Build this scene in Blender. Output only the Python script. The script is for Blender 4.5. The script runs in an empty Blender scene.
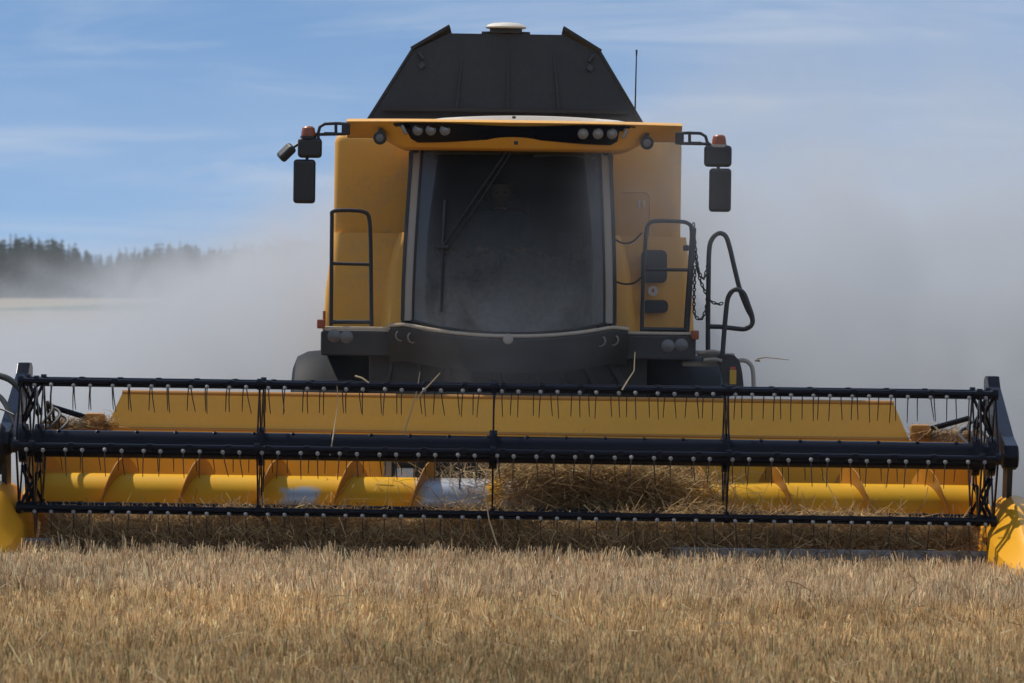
import bpy, bmesh, math, random
import numpy as np
from mathutils import Vector, Matrix
random.seed(7); rng = np.random.default_rng(7)
C = bpy.context.scene.collection
PI = math.pi
CAMD, CAMH, FPX, HOR = 36.0, 2.17, 4680.0, 290.0
TILT = 0.0140

# ------------------------------------------------------------------ helpers
def S(Y): return (CAMD + Y) / FPX
def Zc(v, Y): return CAMH + (HOR - v) * S(Y)
def at(u, v, Y):                      # a spot of the machine (its own frame) seen at u,v when it stands at depth Y
    X = (u - 512) * S(Y); Z = Zc(v, Y)
    return Vector((X - Z * TILT, Y, Z + X * TILT))

class MB:
    def __init__(s): s.v = []; s.f = []
    def add(s, vs, fs):
        b = len(s.v); s.v += [tuple(p) for p in vs]; s.f += [tuple(i + b for i in f) for f in fs]; return s
    def box(s, c, d, rot=None, bev=0.0, seg=2):
        bm = bmesh.new(); bmesh.ops.create_cube(bm, size=1.0)
        bmesh.ops.scale(bm, vec=d, verts=bm.verts)
        if bev: bmesh.ops.bevel(bm, geom=bm.edges[:], offset=bev, segments=seg, profile=0.5, affect='EDGES', clamp_overlap=True)
        if rot is not None: bmesh.ops.rotate(bm, cent=(0, 0, 0), matrix=rot, verts=bm.verts)
        bmesh.ops.translate(bm, vec=c, verts=bm.verts)
        return s.bm(bm)
    def bm(s, bm):
        bm.verts.index_update()
        s.add([v.co[:] for v in bm.verts], [[v.index for v in f.verts] for f in bm.faces]); bm.free(); return s
    def tube(s, pts, r, n=8, closed=False):
        pts = [Vector(p) for p in pts]; N = len(pts)
        rr = r if isinstance(r, (list, tuple)) else [r] * N
        vs = []; fs = []; up = None
        for i, p in enumerate(pts):
            a = pts[i - 1] if (i > 0 or closed) else p; b = pts[(i + 1) % N] if (i < N - 1 or closed) else p
            t = (b - a).normalized()
            if up is None:
                up = Vector((0, 0, 1)) if abs(t.z) < 0.9 else Vector((1, 0, 0))
            u = (up - t * up.dot(t)).normalized(); w = t.cross(u); up = u
            for k in range(n):
                an = 2 * PI * k / n
                vs.append(p + (u * math.cos(an) + w * math.sin(an)) * rr[i])
        M = N if closed else N - 1
        for i in range(M):
            for k in range(n):
                j = (i + 1) % N
                fs.append((i * n + k, i * n + (k + 1) % n, j * n + (k + 1) % n, j * n + k))
        if not closed:
            fs.append(tuple(reversed(range(n)))); fs.append(tuple((N - 1) * n + k for k in range(n)))
        return s.add(vs, fs)
    def cyl(s, p0, p1, r, n=20): return s.tube([p0, p1], r, n)
    def lathe(s, c, axis, prof, n=24):            # prof: (r, h) along axis
        axis = Vector(axis).normalized()
        u = axis.orthogonal().normalized(); w = axis.cross(u); c = Vector(c); vs = []; fs = []
        for r, h in prof:
            for k in range(n):
                a = 2 * PI * k / n; vs.append(c + axis * h + (u * math.cos(a) + w * math.sin(a)) * r)
        for i in range(len(prof) - 1):
            for k in range(n): fs.append((i * n + k, i * n + (k + 1) % n, (i + 1) * n + (k + 1) % n, (i + 1) * n + k))
        fs.append(tuple(reversed(range(n)))); fs.append(tuple((len(prof) - 1) * n + k for k in range(n)))
        return s.add(vs, fs)
    def prism(s, poly, vec, bev=0.0):             # solid from a planar polygon pushed along vec
        bm = bmesh.new(); vs = [bm.verts.new(p) for p in poly]; f = bm.faces.new(vs)
        r = bmesh.ops.extrude_face_region(bm, geom=[f])
        bmesh.ops.translate(bm, vec=vec, verts=[e for e in r['geom'] if isinstance(e, bmesh.types.BMVert)])
        bmesh.ops.recalc_face_normals(bm, faces=bm.faces)
        if bev: bmesh.ops.bevel(bm, geom=bm.edges[:], offset=bev, segments=2, profile=0.5, affect='EDGES', clamp_overlap=True)
        return s.bm(bm)
    def loft(s, secs, cap=True, ring=True):
        n = len(secs[0]); vs = [p for q in secs for p in q]; fs = []
        for i in range(len(secs) - 1):
            for k in range(n if ring else n - 1):
                fs.append((i * n + k, i * n + (k + 1) % n, (i + 1) * n + (k + 1) % n, (i + 1) * n + k))
        if cap and ring:
            fs.append(tuple(reversed(range(n)))); fs.append(tuple((len(secs) - 1) * n + k for k in range(n)))
        return s.add(vs, fs)
    def build(s, name, mat, parent=None, smooth=35, solid=0.0):
        me = bpy.data.meshes.new(name); me.from_pydata(s.v, [], s.f); me.validate()
        bm = bmesh.new(); bm.from_mesh(me); bmesh.ops.recalc_face_normals(bm, faces=bm.faces); bm.to_mesh(me); bm.free()
        if smooth: me.shade_smooth(); me.set_sharp_from_angle(angle=math.radians(smooth))
        me.materials.append(mat)
        o = bpy.data.objects.new(name, me); C.objects.link(o)
        if smooth and smooth <= 40:
            wm = o.modifiers.new('wn', 'WEIGHTED_NORMAL'); wm.keep_sharp = True; wm.weight = 80
        if parent is not None: o.parent = parent
        if solid:
            m = o.modifiers.new('solid', 'SOLIDIFY'); m.thickness = solid; m.offset = 0
        return o

def tag(o, label=None, cat=None, group=None, kind=None):
    if label: o['label'] = label
    if cat: o['category'] = cat
    if group: o['group'] = group
    if kind: o['kind'] = kind
    return o

def arc(c, r, a0, a1, n, plane='xz', y=0):
    out = []
    for i in range(n + 1):
        a = math.radians(a0 + (a1 - a0) * i / n)
        out.append((c[0] + r * math.cos(a), y, c[1] + r * math.sin(a)))
    return out

def smooth_path(pts, n=6):                        # Catmull-Rom through pts
    P = [Vector(p) for p in pts]; P = [P[0] * 2 - P[1]] + P + [P[-1] * 2 - P[-2]]; out = []
    for i in range(1, len(P) - 2):
        for k in range(n):
            t = k / n; a, b, c, d = P[i - 1], P[i], P[i + 1], P[i + 2]
            out.append(0.5 * ((2 * b) + (c - a) * t + (2 * a - 5 * b + 4 * c - d) * t * t + (3 * b - a - 3 * c + d) * t ** 3))
    out.append(P[-2]); return out

# ------------------------------------------------------------------ materials
def newmat(name):
    m = bpy.data.materials.new(name); m.use_nodes = True; nt = m.node_tree; nt.nodes.clear()
    out = nt.nodes.new('ShaderNodeOutputMaterial'); return m, nt, out
def N(nt, t, **kw):
    n = nt.nodes.new(t)
    for k, v in kw.items(): setattr(n, k, v)
    return n
def math_(nt, op, a, b=None, c=None, clamp=False):
    n = nt.nodes.new('ShaderNodeMath'); n.operation = op; n.use_clamp = clamp
    for i, x in enumerate((a, b, c)):
        if x is None: continue
        if isinstance(x, (int, float)): n.inputs[i].default_value = x
        else: nt.links.new(x, n.inputs[i])
    return n.outputs[0]
def sstep(nt, x, a, b, lo=0.0, hi=1.0):
    n = nt.nodes.new('ShaderNodeMapRange'); n.interpolation_type = 'SMOOTHSTEP'
    for i, q in enumerate((x, a, b, lo, hi)):
        if isinstance(q, (int, float)): n.inputs[i].default_value = q
        else: nt.links.new(q, n.inputs[i])
    return n.outputs[0]
def mixc(nt, f, a, b):
    n = nt.nodes.new('ShaderNodeMix'); n.data_type = 'RGBA'
    for s, x in ((0, f), (6, a), (7, b)):
        if isinstance(x, (int, float)): n.inputs[s].default_value = x
        elif isinstance(x, tuple): n.inputs[s].default_value = (*x, 1)
        else: nt.links.new(x, n.inputs[s])
    return n.outputs[2]
def noise(nt, vec, scale, detail=4, rough=0.55, dist=0.0):
    n = nt.nodes.new('ShaderNodeTexNoise'); n.inputs['Scale'].default_value = scale
    n.inputs['Detail'].default_value = detail; n.inputs['Roughness'].default_value = rough; n.inputs['Distortion'].default_value = dist
    nt.links.new(vec, n.inputs['Vector']); return n.outputs['Fac']

DUST = (0.36, 0.26, 0.15); GREYD = (0.24, 0.235, 0.225)
def paint(name, col, rough=0.4, metal=0.0, dust=0.25, spec=0.5, coat=0.0, up=0.5, worn=None, bump=0.0, dcol=None):
    m, nt, out = newmat(name); L = nt.links.new
    tc = N(nt, 'ShaderNodeTexCoord').outputs['Object']; geo = N(nt, 'ShaderNodeNewGeometry')
    b = N(nt, 'ShaderNodeBsdfPrincipled')
    n1 = noise(nt, tc, 1.3, 6, 0.65, 0.4); n2 = noise(nt, tc, 22, 4, 0.6)
    f = sstep(nt, n1, 0.35, 0.75, dust * 0.35, dust * 1.4)
    sp = N(nt, 'ShaderNodeSeparateXYZ'); L(geo.outputs['Normal'], sp.inputs[0])
    upf = math_(nt, 'MULTIPLY', math_(nt, 'MAXIMUM', sp.outputs[2], 0.0), up)
    f = math_(nt, 'ADD', f, math_(nt, 'MULTIPLY', upf, sstep(nt, n2, 0.3, 0.7, 0.5, 1.1)))
    f = math_(nt, 'MULTIPLY', f, sstep(nt, n2, 0.25, 0.75, 0.75, 1.2), clamp=True)
    base = mixc(nt, sstep(nt, n1, 0.3, 0.7), tuple(c * 0.93 for c in col), tuple(min(1, c * 1.05) for c in col))
    ro = rough; me = metal
    if worn is not None:
        wf = worn(nt, tc)
        base = mixc(nt, wf, base, (0.42, 0.45, 0.5)); me = math_(nt, 'MULTIPLY', wf, 0.85)
    colr = mixc(nt, f, base, dcol or DUST); L(colr, b.inputs['Base Color'])
    r = math_(nt, 'ADD', math_(nt, 'MULTIPLY', f, 0.6), rough, clamp=True); L(r, b.inputs['Roughness'])
    if isinstance(me, float): b.inputs['Metallic'].default_value = me
    else: L(me, b.inputs['Metallic'])
    b.inputs['Specular IOR Level'].default_value = spec
    b.inputs['Coat Weight'].default_value = coat
    if bump:
        bp = N(nt, 'ShaderNodeBump'); bp.inputs['Strength'].default_value = bump; bp.inputs['Distance'].default_value = 0.01
        L(n2, bp.inputs['Height']); L(bp.outputs[0], b.inputs['Normal'])
    L(b.outputs[0], out.inputs[0]); return m

def worn_auger(nt, tc):                           # bare metal where crop has scoured the paint off
    sp = N(nt, 'ShaderNodeSeparateXYZ'); nt.links.new(tc, sp.inputs[0])
    x = math_(nt, 'ADD', math_(nt, 'ADD', sp.outputs[0], -0.05), math_(nt, 'MULTIPLY', math_(nt, 'SUBTRACT', noise(nt, tc, 6, 4), 0.5), 0.25))
    a = math_(nt, 'MULTIPLY', sstep(nt, x, -0.80, -0.70), sstep(nt, x, -0.24, -0.16, 1, 0))
    b_ = math_(nt, 'MULTIPLY', sstep(nt, x, -0.10, -0.02), sstep(nt, x, 0.26, 0.36, 1, 0))
    c = math_(nt, 'MULTIPLY', sstep(nt, x, -1.86, -1.80), sstep(nt, x, -1.58, -1.50, 1, 0))
    c = math_(nt, 'MULTIPLY', c, sstep(nt, math_(nt, 'ADD', sp.outputs[2], math_(nt, 'MULTIPLY', noise(nt, tc, 9), 0.1)), 0.62, 0.67, 1, 0))
    return math_(nt, 'MAXIMUM', math_(nt, 'MAXIMUM', a, b_), c)

Y_COL = (0.82, 0.37, 0.012)
M = {}
M['yellow'] = paint('yellow_paint', Y_COL, 0.42, dust=0.34, up=0.35, bump=0.03)
M['yellow_dusty'] = paint('dusty_yellow_paint', Y_COL, 0.48, dust=0.50, up=0.4, bump=0.04)
M['yellow_header'] = paint('header_yellow_paint', (0.76, 0.355, 0.005), 0.35, dust=0.05, up=0.05, bump=0.04)
M['yellow_panel'] = paint('back_panel_paint', (0.84, 0.40, 0.018), 0.5, dust=0.16, up=0.25, bump=0.03)
M['auger'] = paint('auger_paint', (0.66, 0.345, 0.002), 0.42, dust=0.02, up=0.03, spec=0.25, worn=worn_auger, bump=0.05)
M['flight'] = paint('flight_paint', (0.42, 0.17, 0.007), 0.4, dust=0.10, up=0.1)
M['black'] = paint('black_paint', (0.003, 0.0045, 0.011), 0.25, dust=0.003, up=0.006, spec=0.15)
M['dark'] = paint('dark_sheet', (0.006, 0.0072, 0.0095), 0.5, dust=0.014, up=0.12, bump=0.05)
M['dark_dusty'] = paint('dusty_dark_sheet', (0.012, 0.0125, 0.0135), 0.6, dust=0.065, up=0.3, bump=0.06, dcol=GREYD)
M['plastic'] = paint('black_plastic', (0.009, 0.010, 0.013), 0.45, dust=0.02, up=0.08, dcol=GREYD)
M['rubber'] = paint('tyre_rubber', (0.022, 0.023, 0.025), 0.75, dust=0.30, up=0.3, bump=0.15, dcol=(0.22, 0.225, 0.23))
M['grey'] = paint('grey_trim', (0.36, 0.345, 0.32), 0.5, dust=0.3, up=0.5)
M['lip'] = paint('dusty_grey_lip', (0.50, 0.46, 0.39), 0.55, dust=0.4, up=0.5)
M['steel'] = paint('worn_steel', (0.22, 0.24, 0.28), 0.4, metal=0.7, dust=0.12, up=0.2)
M['knob'] = paint('grey_tine_holder', (0.21, 0.22, 0.23), 0.5, dust=0.05, up=0.1)
M['wire'] = paint('tine_wire', (0.045, 0.045, 0.05), 0.45, metal=0.5, dust=0.03, up=0.05)
M['white'] = paint('white_plastic', (0.60, 0.58, 0.53), 0.5, dust=0.15, up=0.2)
M['orange'] = paint('amber_lens', (0.26, 0.05, 0.012), 0.3, dust=0.08, up=0.2)
M['guard'] = paint('mudguard_plastic', (0.010, 0.012, 0.016), 0.6, dust=0.03, up=0.02, spec=0.12, dcol=(0.16, 0.17, 0.185))
M['lens'] = paint('lamp_lens', (0.20, 0.205, 0.21), 0.2, metal=0.4, dust=0.25, up=0.2)
M['lens_dim'] = paint('dusty_lamp_lens', (0.11, 0.112, 0.115), 0.3, metal=0.2, dust=0.25, up=0.2, dcol=GREYD)
M['label_yellow'] = paint('yellow_label', (0.55, 0.32, 0.02), 0.5, dust=0.1)
M['sticker'] = paint('white_sticker', (0.6, 0.58, 0.55), 0.5, dust=0.2)
M['red'] = paint('red_mark', (0.45, 0.06, 0.03), 0.5, dust=0.2)
M['cabin'] = paint('cab_lining', (0.010, 0.010, 0.011), 0.8, dust=0.02, up=0.02)
M['seat'] = paint('seat_cloth', (0.02, 0.021, 0.024), 0.9, dust=0.02, up=0.02)
M['shirt'] = paint('blue_shirt', (0.09, 0.16, 0.24), 0.9, dust=0.0, up=0.0)
M['skin'] = paint('skin', (0.30, 0.17, 0.11), 0.6, dust=0.0, up=0.0)
M['hair'] = paint('hair', (0.03, 0.02, 0.015), 0.7, dust=0.0, up=0.0)
M['trousers'] = paint('dark_trousers', (0.02, 0.025, 0.04), 0.9, dust=0.0, up=0.0)

def glass(name, film_lo, film_hi, tint=(0.33, 0.38, 0.38)):
    m, nt, out = newmat(name); L = nt.links.new
    tc = N(nt, 'ShaderNodeTexCoord').outputs['Object']
    tr = N(nt, 'ShaderNodeBsdfTransparent'); tr.inputs[0].default_value = (*tint, 1)
    gl = N(nt, 'ShaderNodeBsdfGlossy'); gl.inputs['Roughness'].default_value = 0.5; gl.inputs[0].default_value = (0.9, 0.95, 1, 1)
    fr = N(nt, 'ShaderNodeFresnel'); fr.inputs[0].default_value = 1.5
    mx = N(nt, 'ShaderNodeMixShader'); L(math_(nt, 'MULTIPLY', fr.outputs[0], 0.10), mx.inputs[0]); L(tr.outputs[0], mx.inputs[1]); L(gl.outputs[0], mx.inputs[2])
    df = N(nt, 'ShaderNodeBsdfDiffuse'); df.inputs[0].default_value = (0.38, 0.40, 0.41, 1)
    tl = N(nt, 'ShaderNodeBsdfTranslucent'); tl.inputs[0].default_value = (0.38, 0.40, 0.41, 1)
    dm = N(nt, 'ShaderNodeMixShader'); dm.inputs[0].default_value = 0.3; L(df.outputs[0], dm.inputs[1]); L(tl.outputs[0], dm.inputs[2])
    n1 = noise(nt, tc, 2.2, 6, 0.6, 0.6); n2 = noise(nt, tc, 24, 2)
    sp = N(nt, 'ShaderNodeSeparateXYZ'); L(tc, sp.inputs[0])
    low = sstep(nt, math_(nt, 'ADD', sp.outputs[2], math_(nt, 'MULTIPLY', math_(nt, 'SUBTRACT', n1, 0.5), 1.4)), 1.75, 3.1, 1.0, 0.09)
    f = math_(nt, 'MULTIPLY', low, sstep(nt, n1, 0.3, 0.7, film_lo, film_hi))
    f = math_(nt, 'MULTIPLY', f, sstep(nt, n2, 0.2, 0.8, 0.88, 1.12), clamp=True)
    m2 = N(nt, 'ShaderNodeMixShader'); L(f, m2.inputs[0]); L(mx.outputs[0], m2.inputs[1]); L(dm.outputs[0], m2.inputs[2])
    L(m2.outputs[0], out.inputs[0]); return m
M['glass'] = glass('dusty_windscreen', 0.24, 0.66)
M['side_glass'] = glass('side_window', 0.15, 0.4, (0.35, 0.4, 0.4))

def straw_mat(name, trans=0.35):
    m, nt, out = newmat(name); L = nt.links.new
    a = N(nt, 'ShaderNodeAttribute'); a.attribute_name = 'tint'
    d = N(nt, 'ShaderNodeBsdfDiffuse'); t = N(nt, 'ShaderNodeBsdfTranslucent')
    L(a.outputs['Color'], d.inputs[0]); L(a.outputs['Color'], t.inputs[0])
    mx = N(nt, 'ShaderNodeMixShader'); mx.inputs[0].default_value = trans; L(d.outputs[0], mx.inputs[1]); L(t.outputs[0], mx.inputs[2])
    L(mx.outputs[0], out.inputs[0]); return m
M['straw'] = straw_mat('straw')
M['needles'] = straw_mat('conifer_needles', 0.15)

# ------------------------------------------------------------------ ground
def gz(x, y):
    return -0.0215 * x * np.exp(-(x / 30.0) ** 2) * np.exp(-(y / 90.0) ** 2)
def axis(fine, step, outs):
    a = list(np.arange(-fine, fine + 1e-6, step)); return [-o for o in reversed(outs)] + a + list(outs)
xs = np.array(axis(40, 2.0, [50, 65, 90, 130, 200, 400, 900, 2800])); ys = np.array(axis(80, 2.5, [95, 120, 160, 220, 320, 500, 900, 1600, 2800]))
XX, YY = np.meshgrid(xs, ys); ZZ = gz(XX, YY)
gv = np.stack([XX.ravel(), YY.ravel(), ZZ.ravel()], 1); nx = len(xs); gf = []
for j in range(len(ys) - 1):
    for i in range(nx - 1): gf.append((j * nx + i, j * nx + i + 1, (j + 1) * nx + i + 1, (j + 1) * nx + i))
gm, nt, out = newmat('field_soil'); L = nt.links.new
P = N(nt, 'ShaderNodeNewGeometry').outputs['Position']
n1 = noise(nt, P, 9.0, 8, 0.7); n2 = noise(nt, P, 0.35, 4, 0.6); n3 = noise(nt, P, 0.02, 3)
col = mixc(nt, sstep(nt, n1, 0.35, 0.65), (0.085, 0.06, 0.038), (0.26, 0.195, 0.115))
col = mixc(nt, sstep(nt, n2, 0.35, 0.7, 0, 0.5), col, (0.2, 0.16, 0.085))
sp = N(nt, 'ShaderNodeSeparateXYZ'); L(P, sp.inputs[0])
far = sstep(nt, sp.outputs[1], 15, 80)
col = mixc(nt, far, col, mixc(nt, n3, (0.26, 0.21, 0.125), (0.33, 0.265, 0.165)))
gp = math_(nt, 'MULTIPLY', sstep(nt, sp.outputs[1], 430, 480), sstep(nt, sp.outputs[1], 800, 900, 1, 0))
gp = math_(nt, 'MULTIPLY', gp, math_(nt, 'MULTIPLY', sstep(nt, sp.outputs[0], -64, -58), sstep(nt, sp.outputs[0], -40, -30, 1, 0)))
col = mixc(nt, gp, col, (0.09, 0.12, 0.06))
b = N(nt, 'ShaderNodeBsdfDiffuse'); L(col, b.inputs[0])
bp = N(nt, 'ShaderNodeBump'); bp.inputs['Distance'].default_value = 0.05; L(n1, bp.inputs['Height']); L(bp.outputs[0], b.inputs['Normal'])
L(b.outputs[0], out.inputs[0])
ge = MB(); ge.v = [tuple(p) for p in gv]; ge.f = gf
tag(ge.build('ground', gm, smooth=60), 'flat straw coloured farm field running to the horizon', 'ground', kind='structure')

# ------------------------------------------------------------------ straw builder (numpy ribbons)
def ribbons(name, base, tip, bend, width, tint, mat, mid=0.55):
    """base,tip,bend: (n,3); ribbon of two quads from base by a bent middle to the tip"""
    n = len(base); d = tip - base
    a = rng.uniform(0, PI, n); side = np.stack([np.cos(a), np.sin(a), np.zeros(n)], 1)
    nd = d / (np.linalg.norm(d, axis=1, keepdims=True) + 1e-9)
    side = side - nd * np.sum(side * nd, 1, keepdims=True); side /= (np.linalg.norm(side, axis=1, keepdims=True) + 1e-9)
    w = side * width[:, None] * 0.5; m = base + d * mid + bend
    v = np.stack([base - w, base + w, m - w, m + w, tip - w * 0.75, tip + w * 0.75], 1).reshape(-1, 3)
    i = (np.arange(n) * 6)[:, None]
    f = np.concatenate([i + np.array([[0, 1, 3, 2]]), i + np.array([[2, 3, 5, 4]])], 1).reshape(-1)
    me = bpy.data.meshes.new(name); me.vertices.add(len(v)); me.vertices.foreach_set('co', v.astype(np.float32).ravel())
    nf = 2 * n; me.loops.add(nf * 4); me.loops.foreach_set('vertex_index', f.astype(np.int32))
    me.polygons.add(nf); me.polygons.foreach_set('loop_start', (np.arange(nf) * 4).astype(np.int32))
    at_ = me.attributes.new('tint', 'FLOAT_COLOR', 'POINT')
    c = np.ones((n, 6, 4), np.float32); c[:, :, :3] = tint[:, None, :]
    at_.data.foreach_set('color', c.ravel()); me.update(calc_edges=True); me.materials.append(mat)
    o = bpy.data.objects.new(name, me); C.objects.link(o); return o

def straw_tint(n, base=(0.60, 0.445, 0.255), var=0.28):
    k = np.exp(rng.normal(0, var, n))[:, None]
    t = np.array(base)[None] * k; g = rng.random(n)
    t[g < 0.10] *= np.array([0.62, 0.5, 0.4]); t[g > 0.93] *= np.array([1.25, 1.25, 1.3])
    return np.clip(t, 0.02, 0.75)

def vnoise(x, y, s, seed=0):                       # smooth value noise
    r = np.random.default_rng(seed).random((64, 64)); X = x * s; Y = y * s
    xi = np.floor(X).astype(int); yi = np.floor(Y).astype(int); fx = X - xi; fy = Y - yi
    fx = fx * fx * (3 - 2 * fx); fy = fy * fy * (3 - 2 * fy); g = lambda a, b: r[a % 64, b % 64]
    return (g(xi, yi) * (1 - fx) + g(xi + 1, yi) * fx) * (1 - fy) + (g(xi, yi + 1) * (1 - fx) + g(xi + 1, yi + 1) * fx) * fy

def field():
    nt_ = 62000                                     # drilled tufts: several stalks share a root
    yt = rng.uniform(-16.5, 0.0, nt_); xt_ = rng.uniform(-1, 1, nt_) * (3.0 + (yt + 36) * 0.12)
    yt = np.where(rng.random(nt_) < 0.75, np.round(yt / 0.125) * 0.125 + rng.normal(0, 0.012, nt_), yt)
    k = (yt < -0.22) & (rng.random(nt_) < 0.35 + 0.65 * vnoise(xt_, yt * 2, 1.6, 3)); yt, xt_ = yt[k], xt_[k]; nt_ = len(yt)
    m_ = 8; tid = np.repeat(np.arange(nt_), m_); n = nt_ * m_
    x = xt_[tid] + rng.normal(0, 0.017, n); y = yt[tid] + rng.normal(0, 0.017, n)
    th = rng.normal(0, 0.030, nt_)[tid]; tt_ = np.exp(rng.normal(0, 0.20, nt_))[tid]; tl_ = rng.normal(0, 0.12, (nt_, 2))[tid]
    band = 1 / (1 + np.exp(-(y + 4.7) / 0.12))     # the strip still standing before the header is taller and paler
    h = 0.125 + 0.045 * band + rng.normal(0, 0.014, n) + th + 0.05 * (vnoise(x, y, 0.9, 5) - 0.5)
    edge = np.exp(-((y + 4.95 + 0.12 * np.sin(x * 0.9)) / 0.16) ** 2); h *= 1 - 0.35 * edge * (x < 0.3)
    for cx, cy, rx, ry in ((2.05, -6.1, 0.55, 0.28), (2.75, -6.35, 0.7, 0.25), (3.3, -6.2, 0.4, 0.3), (1.3, -6.9, 0.3, 0.2), (-2.6, -9.6, 0.6, 0.3), (-0.9, -10.4, 0.5, 0.3)):
        h *= 1 - 0.6 * np.exp(-((x - cx) / rx) ** 2 - ((y - cy) / ry) ** 2)
    h = np.clip(h, 0.05, 0.4)
    base = np.stack([x, y, gz(x, y) - 0.01], 1)
    lean = np.stack([rng.normal(0, 0.16, n) + tl_[:, 0], rng.normal(0, 0.16, n) + tl_[:, 1], np.ones(n)], 1)
    tip = base + lean * h[:, None]
    bend = np.stack([rng.normal(0, 0.008, n), rng.normal(0, 0.008, n), np.zeros(n)], 1)
    t = straw_tint(n, var=0.22) * tt_[:, None]
    nb = vnoise(x, y, 0.55, 9)[:, None]
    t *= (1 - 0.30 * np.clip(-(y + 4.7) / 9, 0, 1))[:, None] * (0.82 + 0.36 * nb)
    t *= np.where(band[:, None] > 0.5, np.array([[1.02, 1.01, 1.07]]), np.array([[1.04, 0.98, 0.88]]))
    gr = (rng.random(n) < 0.10 * np.clip(-(y + 7) / 7, 0, 1)) ; t[gr] = np.array([0.13, 0.14, 0.05]) * rng.uniform(0.7, 1.3, (gr.sum(), 1))
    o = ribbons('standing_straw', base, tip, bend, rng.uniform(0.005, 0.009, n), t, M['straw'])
    tag(o, 'dry upright straw stalks covering the foreground of the field', 'straw stubble', kind='stuff')
    # loose straws lying on and among the stalks, and sparse stubble around and behind the machine
    n = 3500
    y = rng.uniform(-16.5, 0, n); x = rng.uniform(-1, 1, n) * (3.0 + (y + 36) * 0.12); a = rng.uniform(0, 2 * PI, n); l = rng.uniform(0.05, 0.2, n)
    z = gz(x, y) + rng.uniform(0.02, 0.19, n)
    bs = np.stack([x, y, z], 1); tp = bs + np.stack([np.cos(a) * l, np.sin(a) * l, rng.normal(0, 0.05, n)], 1)
    n2_ = 40000
    y = rng.uniform(0, 14, n2_); x = rng.uniform(-12, 12, n2_); h = rng.uniform(0.08, 0.2, n2_)
    b2 = np.stack([x, y, gz(x, y) - 0.01], 1); t2 = b2 + np.stack([rng.normal(0, .2, n2_), rng.normal(0, .2, n2_), np.ones(n2_)], 1) * h[:, None]
    k = (y > 1.6) | (np.abs(x) > 4.2); b2, t2 = b2[k], t2[k]
    bs = np.concatenate([bs, b2]); tp = np.concatenate([tp, t2]); n = len(bs)
    o = ribbons('loose_straw', bs, tp, rng.normal(0, 0.012, (n, 3)), rng.uniform(0.004, 0.008, n), straw_tint(n, (0.46, 0.36, 0.23)), M['straw'])
    tag(o, 'loose pale straws lying tangled among the stubble', 'loose straw', kind='stuff')
field()

# ------------------------------------------------------------------ the combine
root = bpy.data.objects.new('combine_harvester', None); C.objects.link(root)
root.rotation_euler = (0, TILT, 0)
tag(root, 'yellow combine harvester facing the camera with wide reel header and raised black tank cover', 'combine harvester')
HX = -0.05
BX = -0.055                                         # body's centre line

# --- header trough
hd = MB()
prof = [(-0.18, 0.135), (0.35, 0.15), (0.70, 0.13), (0.92, 0.135), (1.12, 0.20), (1.25, 0.36), (1.33, 0.60), (1.36, 0.96)]
def sheet(mb, x0, x1, pr, th=0.012):
    ring = [(y, z) for y, z in pr] + [(y + th * 0.7, z - th) for y, z in reversed(pr)]
    mb.loft([[(x, y, z) for y, z in ring] for x in (x0, x1)])
sheet(hd, -3.70, -0.95, prof); sheet(hd, 0.95, 3.70, prof); sheet(hd, -0.95, 0.95, prof[:5])
hd.box((0, 1.43, 0.975), (7.5, 0.12, 0.075), bev=0.01)
header = hd.build('header', M['yellow_header'], root)
top = MB()
tz0, tz1 = 1.015, 1.300
top.prism([(-3.21, 1.39, tz0), (3.21, 1.39, tz0), (3.09, 1.475, tz1), (-3.09, 1.475, tz1)], (0, 0.02, -0.01))
top.build('header_back_panel', M['yellow_panel'], header)
lip = MB(); lip.tube([(-3.09, 1.49, tz1 + 0.004), (3.09, 1.49, tz1 + 0.004)], 0.022, 10)
lip.tube([(-3.21, 1.385, tz0 + 0.004), (3.21, 1.385, tz0 + 0.004)], 0.016, 8)
lip.build('panel_rim', M['flight'], header)
for s in (-1, 1):
    e = MB(); e.prism([(s * 3.72, -0.16, 0.12), (s * 3.72, 1.45, 0.12), (s * 3.72, 1.45, 0.96), (s * 3.72, 1.0, 0.90), (s * 3.72, 0.3, 0.55), (s * 3.72, -0.16, 0.38)], (s * 0.03, 0, 0))
    e.build('end_sheet', M['yellow_header'], header)
    e = MB(); e.box((s * 3.30, 1.40, 1.075), (0.16, 0.09, 0.13), bev=0.02); e.build('end_bracket', M['flight'], header)
    e = MB(); e.cyl((s * 3.68, 1.30, 1.20), (s * 3.32, 1.40, 1.09), 0.022, 10); e.build('stay_rod', M['black'], header)
    # crop divider: a boat-shaped nose
    xi, xo = s * 3.60, s * 4.02
    secs = []
    for (y, zt, zb, wi, wo, rx) in ((0.75, 0.60, 0.14, 3.69, 4.22, 0.36), (0.1, 0.645, 0.10, 3.67, 4.26, 0.36), (-0.45, 0.585, 0.07, 3.655, 4.26, 0.36), (-0.95, 0.40, 0.05, 3.67, 4.18, 0.40), (-1.35, 0.20, 0.05, 3.76, 4.06, 0.45), (-1.6, 0.09, 0.05, 3.86, 3.94, 0.5)):
        xr = wi + (wo - wi) * rx; hm = zb + (zt - zb) * 0.5
        ring = [(wi, zb), (wi + 0.03, hm), (xr - 0.055, zt - 0.04), (xr, zt), (xr + 0.07, zt - 0.01), (xr + (wo - xr) * 0.7, zb + (zt - zb) * 0.86), (wo - 0.01, zb + (zt - zb) * 0.55), (wo, zb)]
        secs.append([(s * a, y, z) for a, z in ring])
    e = MB(); e.loft(secs); d = e.build('crop_divider', M['yellow_header'], header, smooth=28)
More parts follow.
